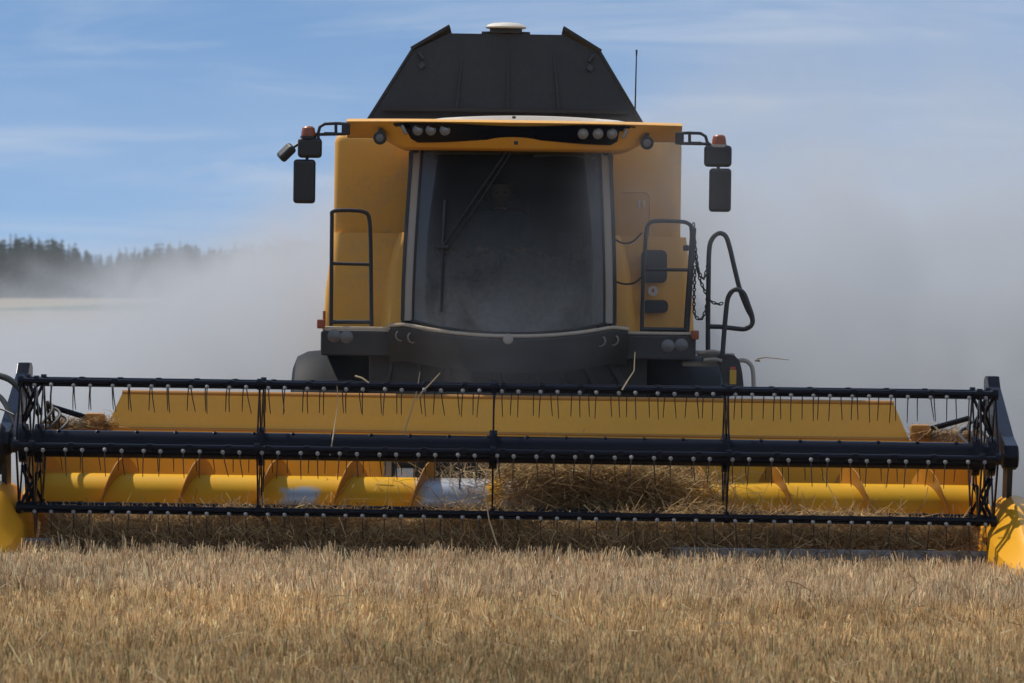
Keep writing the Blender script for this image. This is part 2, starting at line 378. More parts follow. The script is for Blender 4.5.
# feeder opening and its edge strips
fo = MB(); fo.box((0, 1.9, 0.62), (1.5, 0.9, 0.62)); fo.build('feeder_mouth', M['cabin'], header)
for s in (-1, 1): fo = MB(); fo.box((s * 0.95, 1.33, 0.63), (0.06, 0.06, 0.66), bev=0.008); fo.build('mouth_frame', M['steel'], header)
# cutter bar and guards
cb = MB(); cb.box((0, -0.20, 0.180), (7.36, 0.05, 0.085), bev=0.01); cutter = cb.build('cutter_bar', M['steel'], root)
g = MB(); g.prism([(-0.012, -0.23, 0.10), (0.012, -0.23, 0.10), (0.012, -0.23, 0.20), (-0.012, -0.23, 0.20)], (0, 0.04, 0))
g.tube([(0, -0.22, 0.12), (0, -0.48, 0.10), (0, -0.62, 0.085)], [0.016, 0.012, 0.004], 6)
gproto = g.build('knife_guard', M['steel'], cutter)
for k in range(25):
    o = gproto if k == 0 else gproto.copy()
    if k: C.objects.link(o); o.parent = cutter
    o.location = (-3.6 + k * 0.3, 0, 0)

for o_h in [header, cutter]: o_h.location.x = HX
# --- auger
AY, AZ, AR, FR = 0.90, 0.485, 0.195, 0.328
a = MB(); a.lathe((-3.68, AY, AZ), (1, 0, 0), [(AR, 0.0)] + [(AR, 0.1 + i * 0.36) for i in range(21)] + [(AR, 7.36)], 40)
auger = a.build('auger', M['auger'], root); auger.location.x = HX
def helix(x0, x1, peak, sgn, pitch=0.605, n=28):
    """front rises with x when sgn=+1"""
    mb = MB(); T = (x1 - x0) / pitch; K = int(T * n); vi = []
    for i in range(K + 1):
        x = x0 + (x1 - x0) * i / K
        ph = PI / 2 - sgn * (x - peak) / pitch * 2 * PI          # angle from +y towards +z ; front is -y
        c, s_ = math.cos(ph), math.sin(ph)
        for r, dx in ((AR - 0.01, 0.0), (FR, 0.0), (FR, 0.008), (AR - 0.01, 0.008)): vi.append((x + dx, AY + r * c, AZ + r * s_))
    fs = []
    for i in range(K):
        for k in range(4): fs.append((i * 4 + k, i * 4 + (k + 1) % 4, (i + 1) * 4 + (k + 1) % 4, (i + 1) * 4 + k))
    return mb.add(vi, fs)
helix(-3.66, -0.57, -3.02, 1).build('auger_flight', M['flight'], auger)
helix(1.35, 3.66, 3.30, -1).build('auger_flight', M['flight'], auger)
fg = MB()
for k in range(14):
    an = k * 2.4; x = -0.5 + k * 0.13
    fg.cyl((x, AY, AZ), (x, AY + 0.36 * math.cos(an), AZ + 0.36 * math.sin(an)), 0.009, 6)
fg.build('auger_fingers', M['steel'], auger)

# --- reel
RZ, RR = 0.940, 0.558
angs = [60, 120, 180, 240, 300, 0]                 # measured from +y; 180 is the bat nearest the viewer
rt = MB(); rt.lathe((-3.70, 0, RZ), (1, 0, 0), [(0.104, 0.0)] + [(0.104, 0.2 + i * 0.7) for i in range(11)] + [(0.104, 7.40)], 32)
for k in range(24):
    x = -3.45 + k * 0.30; rt.lathe((x, -0.035, RZ + 0.098), (0, -0.34, 0.94), [(0.016, -0.01), (0.016, 0.008), (0.008, 0.012)], 8)
reel = rt.build('reel', M['black'], root); reel.location.x = HX
def spider(x, solid=False):
    mb = MB(); pts = [(RR * math.cos(math.radians(a_)), RZ + RR * math.sin(math.radians(a_))) for a_ in angs]
    for i in range(6):
        (y0, z0), (y1, z1) = pts[i], pts[(i + 1) % 6]
        for (p, q, w) in (((y0, z0), (y1, z1), 0.045), ((0, RZ), (y0, z0), 0.05)):
            ln = math.hypot(q[0] - p[0], q[1] - p[1]); an = math.atan2(q[1] - p[1], q[0] - p[0])
            mb.box((x, (p[0] + q[0]) / 2, (p[1] + q[1]) / 2), (0.012 if w == 0.045 else 0.010, ln + 0.03, w), rot=Matrix.Rotation(an, 3, 'X'))
        mb.lathe((x - 0.02, y0, z0), (1, 0, 0), [(0.045, 0), (0.045, 0.04)], 12)
    mb.lathe((x - 0.03, 0, RZ), (1, 0, 0), [(0.15, 0), (0.15, 0.06)], 20)
    return mb
for x in (-1.895, -0.108, 1.68): spider(x).build('reel_spider', M['black'], reel)
for s in (-1, 1):
    e = spider(s * 3.60)
    for v in spider(s * 3.72).__dict__ and [spider(s * 3.72)]: e.add(v.v, v.f)
    pts = [(RR * math.cos(math.radians(a_)), RZ + RR * math.sin(math.radians(a_))) for a_ in angs]
    for (y0, z0) in pts:                           # lattice between the twin end discs
        e.tube([(s * 3.60, y0 * 0.45, RZ + (z0 - RZ) * 0.45), (s * 3.66, y0 * 0.72, RZ + (z0 - RZ) * 0.72), (s * 3.72, y0, z0)], 0.013, 6)
        e.tube([(s * 3.72, y0 * 0.35, RZ + (z0 - RZ) * 0.35), (s * 3.60, y0 * 0.95, RZ + (z0 - RZ) * 0.95)], 0.013, 6)
    e.build('reel_end_frame', M['black'], reel)
# tines: a holder and a wire
tm = MB(); tm.lathe((0, -0.012, -0.012), (0, -0.5, -0.87), [(0.007, -0.010), (0.0155, -0.004), (0.0155, 0.010), (0.008, 0.02)], 8)
nv = len(tm.f)
tm.tube([(0, -0.01, -0.03), (0.0, -0.004, -0.10), (0.003, 0.016, -0.17), (0.005, 0.035, -0.215)], [0.0050, 0.0045, 0.004, 0.003], 5)
def tine_mesh(name, mb):
    o = mb.build(name, M['knob']); o.data.materials.append(M['wire'])
    mi = [0 if i < nv else 1 for i in range(len(o.data.polygons))]
    return o, mi
tx = []
x = -3.66
for k in range(25): tx += [x, x + 0.127]; x += 0.297
def far_tines(by, bz, off, mb):
    for xx in tx:
        j = random.uniform(-0.02, 0.02)
        mb.add([(p[0] + xx + off + j * (-p[2] / 0.2), p[1] + by, p[2] + bz) for p in tm.v], tm.f)
tproto = None; ft = MB()
for i, an in enumerate(angs):
    by, bz = RR * math.cos(math.radians(an)), RZ + RR * math.sin(math.radians(an))
    bm_ = MB(); bm_.cyl((-3.70, by, bz), (3.70, by, bz), 0.024, 12)
    for q in range(int(7.4 / 0.297)): bm_.box((-3.6 + q * 0.297, by, bz), (0.05, 0.058, 0.058), bev=0.01)
    bm_.box((0, by + 0.012, bz - 0.018), (7.38, 0.018, 0.04))
    bat = bm_.build('reel_bat', M['black'], root); bat.location.x = HX
    off = (0.0, 0.05, 0.02, 0.06, 0.03, 0.04)[i]
    if an in (120, 180):
        for k, xx in enumerate(tx):
            if tproto is None:
                tproto, mi = tine_mesh('tine', tm); tproto.data.polygons.foreach_set('material_index', mi); o = tproto
            else: o = tproto.copy(); C.objects.link(o)
            o.parent = bat; o.location = (xx + off, by - 0.022, bz - 0.012)
            o.rotation_euler = (random.gauss(0, .13), random.gauss(0, .07), 0)
    else: far_tines(by - 0.022, bz - 0.012, off, ft)
fo_ = ft.build('tines', M['knob'], root); fo_.location.x = HX; fo_.data.materials.append(M['wire'])
fo_.data.polygons.foreach_set('material_index', [(0 if (i % len(tm.f)) < nv else 1) for i in range(len(fo_.data.polygons))])
fo_['kind'] = 'stuff'

# --- reel arms with lift rams and hoses
for s in (-1, 1):
    e = MB(); px_ = s * 3.87 + HX
    e.prism([(px_ - .05, y, z) for y, z in ((1.60, 1.15), (1.60, 1.50), (1.52, 1.535), (1.36, 1.535), (1.25, 1.45), (0.2, 1.09), (-0.10, 1.03), (-0.16, 0.94), (-0.10, 0.86), (0.2, 0.86), (1.2, 1.10))], (0.10, 0, 0), bev=0.008)
    arm = e.build('reel_arm', M['black'], root); AX_ = HX
    e = MB(); e.lathe((px_ - 0.06, 0, RZ), (1, 0, 0), [(0.09, 0), (0.10, 0.02), (0.10, 0.10), (0.08, 0.12)], 20); e.build('axle_bearing', M['plastic'], arm)
    e = MB(); e.cyl((px_ - s * .09, 1.2, 0.62), (px_ - s * .09, 0.75, 0.95), 0.035, 10); e.cyl((px_ - s * .09, 0.75, 0.95), (px_ - s * .09, 0.35, 1.06), 0.018, 8); e.build('lift_ram', M['steel'], arm)
    e = MB(); e.prism([(px_ - .02, y, z) for y, z in ((-0.05, 0.95), (0.3, 0.93), (0.35, 0.62), (0.05, 0.55))], (0.04, 0, 0)); e.build('shield', M['dark'], arm)
    e = MB()
    for q in range(3):
        e.tube(smooth_path([(s * (3.70 - q * .03), 1.45, 1.0), (s * (3.72 - q * .05), 1.25, 1.22 - q * .05), (s * (3.66 - q * .06), 1.05, 1.16 - q * .05), (s * 3.78, 0.6, 0.98 - q * .06)]), 0.013, 6)
    e.build('hose', M['plastic'], arm)
    if s < 0:
        e = MB(); e.lathe((-4.22, -0.02, 0.925), (1, 0, 0), [(0.12, 0), (0.165, 0.03), (0.165, 0.28), (0.13, 0.31), (0.06, 0.33), (0.06, 0.4)], 24)
        e.box((-4.06, 0.1, 0.74), (0.24, 0.2, 0.1), bev=0.02); e.build('reel_drive', M['plastic'], arm)
        e = MB()
        e.tube(smooth_path([at(-30, 372, 0.6), at(0, 376, 0.5), at(14, 383, 0.45), at(24, 396, 0.4), at(27, 415, 0.3)]), 0.026, 8)
        e.tube(smooth_path([at(-20, 385, 0.4), at(0, 397, 0.3), at(10, 413, 0.2), at(18, 432, 0.1)]), 0.022, 8)
        e.tube(smooth_path([at(-20, 407, 0.3), at(0, 409, 0.2), at(14, 415, 0.1)]), 0.008, 6)
        e.build('drive_hose', M['plastic'], arm)
        e = MB(); e.prism([tuple(at(u, v, 0.06)) for u, v in ((10, 441), (16, 441), (22, 425), (22, 414), (16, 414))], (0, 0.05, 0)); e.build('mount_plate', M['steel'], arm)

# --- chassis, feeder, deck
fh = MB(); fh.loft([[(BX + sx * 0.68, y, z) for sx, z in ((-1, zb), (1, zb), (1, zt), (-1, zt))] for y, zb, zt in ((1.62, 0.35, 0.93), (2.4, 0.60, 1.22), (3.4, 0.95, 1.62))])
fh.build('feeder_house', M['dark_dusty'], root)
ch = MB(); ch.box((BX, 4.8, 1.25), (2.2, 4.0, 0.75), bev=0.03); ch.box((BX, 3.7, 0.85), (2.5, 0.4, 0.4), bev=0.05)
ch.box((BX, 2.95, 1.50), (2.3, 0.5, 0.42), bev=0.03)
for q in range(9): ch.cyl((BX - 1.0 + q * 0.25, 2.66, 1.34), (BX - 0.95 + q * 0.22, 2.68, 1.62), 0.02 + 0.008 * (q % 3), 6)
ch.build('chassis', M['dark_dusty'], root)
dk = MB()
zt = 1.815; hwd = 1.545
dk.prism([(BX - hwd, 2.52, 1.61), (BX + hwd, 2.52, 1.61), (BX + hwd, 2.52, zt), (BX - hwd, 2.52, zt)], (0, 1.4, 0), bev=0.02)
deck = dk.build('deck', M['dark_dusty'], root)
e = MB(); e.box((BX - 1.22, 2.55, zt + 0.02), (0.62, 0.07, 0.03), bev=0.01); e.build('deck_edge', M['lip'], deck)
e = MB(); e.box((BX + 1.24, 2.55, zt + 0.016), (0.56, 0.07, 0.025), bev=0.01); e.build('deck_edge', M['lip'], deck)
for u, v in ((334, 336), (346.5, 337), (668, 346), (681.5, 345)):
    p = at(u, v, 2.51); e = MB(); e.lathe(p + Vector((0, 0.02, 0)), (0, -1, 0), [(0.055, -0.02), (0.055, 0.015), (0.045, 0.02), (0.03, 0.028), (0.0, 0.03)], 16); e.build('deck_lamp', M['lens_dim'], deck)
for u, v in ((321, 324), (695, 335)):
    p = at(u, v, 2.50); e = MB(); e.box(p, (0.065, 0.05, 0.075), bev=0.01); e.build('marker_lamp', M['orange'], deck)
e = MB(); p = at(324, 328, 2.6); e.cyl(p + Vector((0, 0, -0.14)), p + Vector((0, 0, 0.14)), 0.012, 6); e.build('marker_stalk', M['orange'], deck)
# apron under the windscreen with its pale lip
def apron_z(t): return 1.905 - 0.115 * (1 - min(1, abs(t)) ** 2.2)
ap = MB(); secs = []; lipp = []
for i in range(33):
    t = -1 + i / 16; x = BX + t * 0.985; y = 2.46 - 0.20 * (1 - t * t); z = apron_z(t) - 0.045 * max(0, abs(t) - 0.86) / 0.14
    secs.append([(x, y, z), (x, y - 0.02, z - 0.03), (x, y + 0.0, z - 0.16), (x, y + 0.12, z - 0.30), (x, 2.9, z - 0.30), (x, 2.9, z)])
    lipp.append((x, y - 0.02, z + 0.004))
ap.loft(secs); apron = ap.build('cab_apron', M['dark_dusty'], root)
e = MB(); e.tube(lipp, 0.015, 8); e.build('apron_lip', M['lip'], apron)
for u, v in ((401, 335.5), (413, 337.5), (600, 341), (613, 340)):
    t = ((u - 508) / 118); y = 2.46 - 0.2 * (1 - t * t) - 0.02
    p = at(u, v, y); e = MB(); e.lathe(p + Vector((0, 0.03, 0)), (0, -1, 0), [(0.05, -0.03), (0.05, 0.02), (0.04, 0.024), (0.036, 0.012), (0.0, 0.010)], 18); e.build('apron_lamp', M['lens'], apron)
e = MB(); p = at(508, 339, 2.235); e.lathe(p, (0, -1, 0), [(0.045, -0.02), (0.042, 0.01), (0.02, 0.02)], 16); e.build('centre_badge', M['grey'], apron)

# wheels
def wheel(x, y, r, w, nl=22):
    hub = MB(); sg = 1 if x > 0 else -1
    hub.lathe((x - w * 0.30, y, r), (1, 0, 0), [(r * .55, 0), (r * .58, 0.02), (r * .30, w * .2), (r * .30, w * .4), (r * .58, w * .58), (r * .55, w * .6)], 28)
    wh = hub.build('wheel', M['yellow_dusty'], root)
    t = MB(); pr = []
    for a_, b_ in ((-.5, .60), (-.52, .72), (-.5, .86), (-.42, .93), (-.2, .955), (0, .96), (.2, .955), (.42, .93), (.5, .86), (.52, .72), (.5, .60)): pr.append((r * b_, a_ * w))
    t.lathe((x, y, r), (1, 0, 0), pr, 48)
    for k in range(nl):
        for s in (-1, 1):
            an = 2 * PI * (k + (0.5 if s > 0 else 0)) / nl; vs = []
            for (xx, da) in ((0.03, 0.0), (0.27, 0.09), (0.50, 0.19)):
                for (rr, wd) in ((0.945 if xx < .4 else .88, 0.035), (1.0 if xx < .4 else 0.965, 0.025)):
                    for q in (-1, 1):
                        A = an + da + q * wd; vs.append((x + s * xx * w, y + r * rr * math.cos(A), r + r * rr * math.sin(A)))
            fs = []
            for j in range(2):
                b0 = j * 4; b1 = b0 + 4
                fs += [(b0, b0 + 1, b1 + 1, b1), (b0 + 2, b0 + 3, b1 + 3, b1 + 2), (b0, b0 + 2, b1 + 2, b1), (b0 + 1, b0 + 3, b1 + 3, b1 + 1)]
            fs += [(0, 1, 3, 2), (8, 9, 11, 10)]
            t.add(vs, fs)
    t.build('tyre', M['rubber'], wh, smooth=25); return wh
for s in (-1, 1):
    wheel(BX + s * 1.47, 3.75, 0.78, 0.66)
    wheel(BX + s * 1.25, 7.6, 0.55, 0.42)
# mudguards over the front wheels
for s in (-1, 1):
    e = MB(); secs = []
    for i in range(13):
        an = math.radians(18 + i * 12); ring = []
        for xx, rr in ((1.02, .86), (1.55, .86), (1.70, .845), (1.79, .80), (1.82, .72), (1.80, .72), (1.77, .79), (1.69, .83), (1.55, .845), (1.02, .845)):
            ring.append((BX + s * xx, 3.75 - rr * math.cos(an), 0.78 + rr * math.sin(an)))
        secs.append(ring)
    e.loft(secs); e.build('mudguard', M['guard'], root)

# --- grain tank and body panels
def panel_body(mb, hw, y0, y1, z0, z1, bev): mb.box((BX - 0.025, (y0 + y1) / 2, (z0 + z1) / 2), (2 * hw, y1 - y0, z1 - z0), bev=bev, seg=4)
gt = MB(); panel_body(gt, 1.485, 4.0, 6.8, 2.55, 3.50, 0.09); tank = gt.build('grain_tank', M['yellow_dusty'], root, smooth=50)
lw = MB(); secs = []
for z, hw_, yf in ((1.55, 1.585, 3.86), (1.85, 1.580, 3.83), (2.15, 1.565, 3.85), (2.4, 1.535, 3.91), (2.64, 1.508, 3.965)):
    ring = []
    for cx, cy, a0 in ((1, 1, 0), (-1, 1, 90), (-1, -1, 180), (1, -1, 270)):
        for q in range(5):
            an = math.radians(a0 + q * 22.5); r_ = 0.085
            yc = (8.2 - r_) if cy > 0 else (yf + r_)
            ring.append((BX + cx * (hw_ - r_) + r_ * math.cos(an), yc + r_ * math.sin(an), z))
    secs.append(ring)
lw.loft(secs); body = lw.build('body', M['yellow'], root, smooth=50)
e = MB(); panel_body(e, 1.35, 6.8, 8.9, 1.9, 3.1, 0.15); e.build('rear_hood', M['yellow_dusty'], body)
for s in (-1, 1):                                     # inner flare beside the cab
    e = MB(); secs = []
    for i in range(13):
        z = 1.83 + i * 0.068; t = i / 12; w = 0.22 - 0.10 * math.sin(t * PI) * 0.3 - 0.16 * t ** 3
        secs.append([(BX + s * 0.86, 3.62, z), (BX + s * (0.86 + w * .6), 3.64, z), (BX + s * (0.86 + w), 3.72, z), (BX + s * (0.88 + w), 3.9, z), (BX + s * 0.86, 3.9, z)])
    e.loft(secs); e.build('inner_flare', M['yellow'], body, smooth=50)
def rrect(mb, u0, v0, u1, v1, Y, r, th=0.02):
    pts = []
    for cu, cv, a0 in ((u1 - r, v1 - r, 0), (u0 + r, v1 - r, 90), (u0 + r, v0 + r, 180), (u1 - r, v0 + r, 270)):
        for q in range(6):
            an = math.radians(a0 + q * 18); pts.append(tuple(at(cu + r * math.cos(an), cv + r * math.sin(an), Y)))
    mb.prism(pts, (0, th, 0)); return mb
rrect(MB(), 641, 250, 667, 283, 3.76, 6, 0.06).build('air_vent', M['plastic'], body)
rrect(MB(), 642, 300, 668, 313, 3.76, 5, 0.06).build('air_vent', M['plastic'], body)
e = MB(); p = at(653, 291, 3.765); e.lathe(p, (0, -1, 0), [(0.042, -0.03), (0.042, 0.004)], 20); st = e.build('warning_sticker', M['sticker'], body)
e = MB(); e.box(p + Vector((0, -0.006, 0.005)), (0.018, 0.004, 0.03)); e.build('sticker_mark', M['red'], st)
e = MB()
fr_pts = [at(622, 192, 3.99), at(646, 192, 3.99), at(650, 196, 3.99), at(650, 236, 3.99)]
e.tube(fr_pts, 0.006, 6); e.build('hatch_outline', M['yellow'], tank)
for u in (638.5, 643.5):
    e = MB(); e.box(at(u, 204, 3.995), (0.018, 0.012, 0.06), bev=0.004); e.build('hatch_latch', M['sticker'], tank)
# cables between cab and body
e = MB()
e.tube(smooth_path([at(613, 238, 3.0), at(622, 243, 2.9), at(632, 242, 2.8), at(642, 233, 2.72)]), 0.008, 6)
e.tube(smooth_path([at(614, 281, 3.0), at(624, 284, 2.9), at(634, 283, 2.8), at(642, 277, 2.72)]), 0.008, 6)
e.build('cable', M['plastic'], root)

# --- tank cover (raised extension)
Yf, Yb = 4.35, 6.5
zb, zk, zp, zt_ = 3.45, 4.235, 4.385, 4.435
CX = BX - 0.055
def cover_face(Y0, lean): return [(CX - 1.27, Y0, zb), (CX + 1.27, Y0, zb), (CX + 0.792, Y0 + lean, zk), (CX + 0.495, Y0 + lean * 1.25, zp), (CX - 0.495, Y0 + lean * 1.25, zp), (CX - 0.792, Y0 + lean, zk)]
tc_ = MB(); tc_.prism(cover_face(Yf, 0.16), (0, 0.02, 0))
cover = tc_.build('tank_cover', M['dark'], root)
tc_ = MB(); tc_.prism(cover_face(Yb, -0.16), (0, 0.02, 0)); tc_.build('rear_sheet', M['dark'], cover)
for s in (-1, 1):
    e = MB()
    e.prism([(CX + s * 1.272, Yf - .01, zb), (CX + s * 0.796, Yf + .15, zk + .005), (CX + s * 0.796, Yb - .15, zk + .005), (CX + s * 1.272, Yb + .03, zb)], (s * 0.022, 0, 0.012), bev=0.004)
    e.build('side_flap', M['dark'], cover)
    e = MB()
    e.prism([(CX + s * 0.818, Yf + .135, zk - .002), (CX + s * 0.485, Yf + .16, zt_), (CX + s * 0.485, Yb - .16, zt_), (CX + s * 0.818, Yb - .135, zk - .002)], (s * 0.012, 0, 0.026), bev=0.004)
    e.build('top_flap', M['dark'], cover)
    e = MB(); e.box((CX + s * 0.735, Yf + .125, zk - 0.05), (0.03, 0.03, 0.07), rot=Matrix.Rotation(s * 0.6, 3, 'Y'), bev=0.008)
    e.prism([(CX + s * 0.72, Yf + .11, zk - 0.10), (CX + s * 0.76, Yf + .11, zk - 0.13), (CX + s * 0.735, Yf + .10, zk - 0.17), (CX + s * 0.695, Yf + .10, zk - 0.14)], (0, 0.04, 0))
    e.build('hinge', M['wire'], cover)
e = MB(); e.box((CX, Yf - 0.005, 3.715), (2.12, 0.05, 0.03)); e.build('cover_rib', M['dark'], cover)
for q in (-0.42, 0.02, 0.46): e = MB(); e.prism([(CX + q - .008, Yf - .006, 3.74), (CX + q + .008, Yf - .006, 3.74), (CX + q * .9 + .008, Yf + .155, 4.22), (CX + q * .9 - .008, Yf + .155, 4.22)], (0, 0.02, 0)); e.build('cover_seam', M['dark'], cover)
gp_ = MB(); p = at(506, 28, 4.6)
gp_.lathe(p + Vector((0, 0, -0.012)), (0, 0, 1), [(0.17, 0.005), (0.178, 0.016), (0.155, 0.038), (0.11, 0.050), (0.05, 0.055), (0.0, 0.056)], 28); gps = gp_.build('satellite_receiver', M['white'], root)
e = MB(); e.box(p + Vector((0, 0, -0.028)), (0.28, 0.14, 0.045), bev=0.01)
for s in (-1, 1): e.lathe(p + Vector((s * 0.135, 0, -0.065)), (0, 0, 1), [(0.02, -0.01), (0.02, 0.03)], 10)
e.tube([p + Vector((-0.21, 0, -0.045)), p + Vector((0.21, 0, -0.045))], 0.012, 6)
e.box(p + Vector((0.02, 0.0, -0.13)), (0.06, 0.03, 0.16)); e.build('receiver_bracket', M['plastic'], gps)
e = MB(); a0 = at(635, 112, 4.5); a1 = at(636.5, 50, 4.5); e.tube([a0 + Vector((0, 0, -.25)), a0 + Vector((0, 0, .0)), a1], [0.009, 0.007, 0.005], 6); e.lathe(a1, (0, 0, 1), [(0.007, -0.05), (0.009, 0.0)], 6); e.build('radio_antenna', M['plastic'], root)

# --- cab
def glass_pt(t, w):                                    # t -1..1 across, w 0..1 up
    x = t * (0.792 + 0.078 * (1 - w) - 0.02 * (1 - w) ** 4); y = 2.68 - 0.36 * (1 - abs(t) ** 3.0) - 0.10 * math.sin(w * PI) - 0.06 * (1 - w) + 0.06 * w
    zb_ = 1.915 - 0.105 * (1 - abs(t) ** 2.2); zt = 3.335
    return (BX + x, y, zb_ + (zt - zb_) * w)
gl = MB(); gl.loft([[glass_pt(-0.94 + 1.88 * i / 24, w / 14) for i in range(25)] for w in range(15)], ring=False)
e = MB(); e.box((BX, 3.88, 2.58), (1.74, 0.05, 1.5)); e.box((BX, 3.3, 1.80), (1.74, 1.2, 0.04)); e.box((BX, 3.25, 3.36), (1.7, 1.15, 0.04))
cab = e.build('cab', M['cabin'], root)
for s in (-1, 1):
    e = MB(); e.loft([[tuple(Vector(glass_pt(s * 0.96, w)) + Vector(d)) for d in ((-s * 0.035, -0.02, 0), (s * 0.045, -0.0, 0), (s * 0.045, 0.10, 0), (-s * 0.02, 0.10, 0))] for w in (0, .2, .4, .6, .8, 1)])
    e.build('pillar', M['grey'], cab)
    e = MB(); e.loft([[tuple(Vector(glass_pt(s * 0.96, w)) + Vector(d)) for d in ((s * 0.047, -0.01, 0), (s * 0.075, 0.02, 0), (s * 0.075, 0.14, 0), (s * 0.047, 0.14, 0))] for w in (0, .2, .4, .6, .8, 1)])
    e.box((BX + s * 0.80, 3.75, 2.6), (0.10, 0.12, 1.6), bev=0.02)
    e.box((BX + s * 0.86, 3.2, 1.88), (0.06, 1.1, 0.12), bev=0.02); e.box((BX + s * 0.79, 3.2, 3.33), (0.06, 1.1, 0.08), bev=0.02)
    e.build('door_frame', M['dark'], cab)
gl.build('windscreen', M['glass'], cab, smooth=80)
e = MB()
for s in (-1, 1): e.tube([glass_pt(s * 0.925, w / 10) for w in range(11)], 0.012, 6)
e.tube([glass_pt(-0.94 + 1.88 * i / 24, 0.004) for i in range(25)], 0.012, 6); e.tube([glass_pt(-0.94 + 1.88 * i / 24, 0.992) for i in range(25)], 0.014, 6)
e.build('screen_seal', M['plastic'], cab)
for s in (-1, 1):
    e = MB(); e.prism([(BX + s * 0.86, 2.80, 1.95), (BX + s * 0.84, 3.68, 1.95), (BX + s * 0.79, 3.68, 3.28), (BX + s * 0.79, 2.80, 3.28)], (s * 0.006, 0, 0)); e.build('side_window', M['side_glass'], cab)
e = MB(); e.box((BX - 0.08, 3.42, 2.20), (0.50, 0.50, 0.14), bev=0.05, seg=3); e.box((BX - 0.08, 3.66, 2.58), (0.48, 0.14, 0.72), bev=0.06, seg=3); e.box((BX - 0.08, 3.68, 3.0), (0.28, 0.10, 0.18), bev=0.04, seg=3); e.box((BX - 0.08, 3.42, 1.98), (0.34, 0.36, 0.32), bev=0.03); e.box((BX + 0.28, 3.35, 2.38), (0.14, 0.5, 0.08), bev=0.03)
e.build('driver_seat', M['seat'], cab)
e = MB(); c0 = Vector((BX - 0.08, 2.95, 2.42)); tl = Matrix.Rotation(math.radians(35), 3, 'X')
e.tube([c0 + tl @ Vector((0.19 * math.cos(q * PI / 12), 0.19 * math.sin(q * PI / 12), 0)) for q in range(24)], 0.014, 6, closed=True)
e.cyl(c0 + tl @ Vector((-.19, 0, 0)), c0 + tl @ Vector((.19, 0, 0)), 0.012, 6); e.cyl(c0, (BX - 0.08, 2.72, 1.85), 0.04, 10); e.build('steering_wheel', M['plastic'], cab)
e = MB(); e.box((BX + 0.50, 3.0, 2.56), (0.06, 0.22, 0.18), rot=Matrix.Rotation(0.9, 3, 'Z'), bev=0.015); e.cyl((BX + .5, 3.05, 2.5), (BX + .5, 3.2, 2.2), 0.018, 8); e.build('cab_monitor', M['plastic'], cab)
# wiper
def on_glass(u, v, off=0.012):
    best = None
    Y = 2.3
    for _ in range(6):
        p = at(u, v, Y); t = (p.x - BX) / 0.862; zb_ = 1.915 - 0.105 * (1 - min(1, abs(t)) ** 2.2); w = (p.z - zb_) / (3.335 - zb_)
        Y = glass_pt(t, w)[1] - off
    return at(u, v, Y)
e = MB(); e.tube([on_glass(507, 151, .05), on_glass(476, 196, .04), on_glass(443, 246, .03)], 0.008, 6); e.tube([on_glass(512, 151, .05), on_glass(483, 196, .04), on_glass(450, 245, .03)], 0.006, 6)
e.box(on_glass(443, 247, .03), (0.10, 0.03, 0.035), bev=0.008); wip = e.build('wiper', M['plastic'], cab)
e = MB(); e.tube([on_glass(445, 200, .02), on_glass(443, 245, .02), on_glass(441, 312, .02)], 0.011, 6); e.build('wiper_blade', M['plastic'], cab)
for ua, ub, va, vb in ((418, 500, 154, 154), (534, 606, 156, 160)):
    e = MB(); e.tube(smooth_path([at(ua, va, 2.9), at((ua + ub) / 2, min(va, vb) - 1, 2.75), at(ub, vb, 2.9)]), 0.011, 6); e.build('sunblind_rail', M['grey'], cab)

# --- cab roof
rf = MB(); secs = []
def roof_sec(t):                                       # t -1..1 across; returns y/z profile
    a_ = abs(t); x = BX + 0.025 + t * 1.375
    yF = 1.97 + 0.34 * a_ ** 2.4
    k = 1 / (1 + math.exp((a_ - 0.735) * 34))           # 1 over the cab, 0 on the wings
    ztop = 3.545 - 0.004 * (1 - a_); zlow = 3.405 + (3.312 - 3.405) * k - 0.006 * k * (1 - a_)
    yBk = 2.85 + 1.05 * k
    return [(x, yF + 0.03, ztop - 0.030), (x, yF + 0.0, ztop - 0.014), (x, yF + 0.035, ztop), (x, yF + 0.35, ztop + 0.02), (x, yBk, ztop + 0.02), (x, yBk, zlow + .02), (x, yF + 0.36, zlow), (x, yF + 0.22, zlow + 0.005), (x, yF + 0.175, zlow + 0.025)]
for i in range(49): secs.append(roof_sec(-1 + i / 24))
rf.loft(secs); roof = rf.build('cab_roof', M['yellow'], root, smooth=40)
e = MB(); secs = []
for i in range(25):
    t = -1 + i / 12; x = BX + 0.15 + t * 0.78; h = 0.042 * (0.5 + 0.5 * math.cos(t * PI)) ** 0.3
    secs.append([(x, 2.30, 3.557), (x, 2.33, 3.560 + h * .8), (x, 2.5, 3.562 + h), (x, 3.6, 3.562 + h), (x, 3.7, 3.557)])
e.loft(secs); e.build('roof_hatch', M['white'], roof)
lb = MB(); secs = []                                   # black lamp strip let into the brow
for i in range(41):
    t = -1 + i / 20; a_ = abs(t); x = BX + 0.025 + t * 0.985; tt = t * 0.985 / 1.375
    yF = 1.97 + 0.34 * abs(tt) ** 2.4 + 0.004
    sm = 0.5 + 0.5 * math.cos(PI * min(1, a_ * 1.35)); zu = 3.520 - 0.022 * sm - max(0, a_ - 0.93) * 0.1; zl = 3.362 + 0.034 * sm + max(0, a_ - 0.80) * 0.55
    secs.append([(x, yF + 0.005, zu), (x, yF + 0.125, zl), (x, yF + 0.22, zl), (x, yF + 0.22, zu)])
lb.loft(secs); lamp_bar = lb.build('lamp_bar', M['black'], roof)
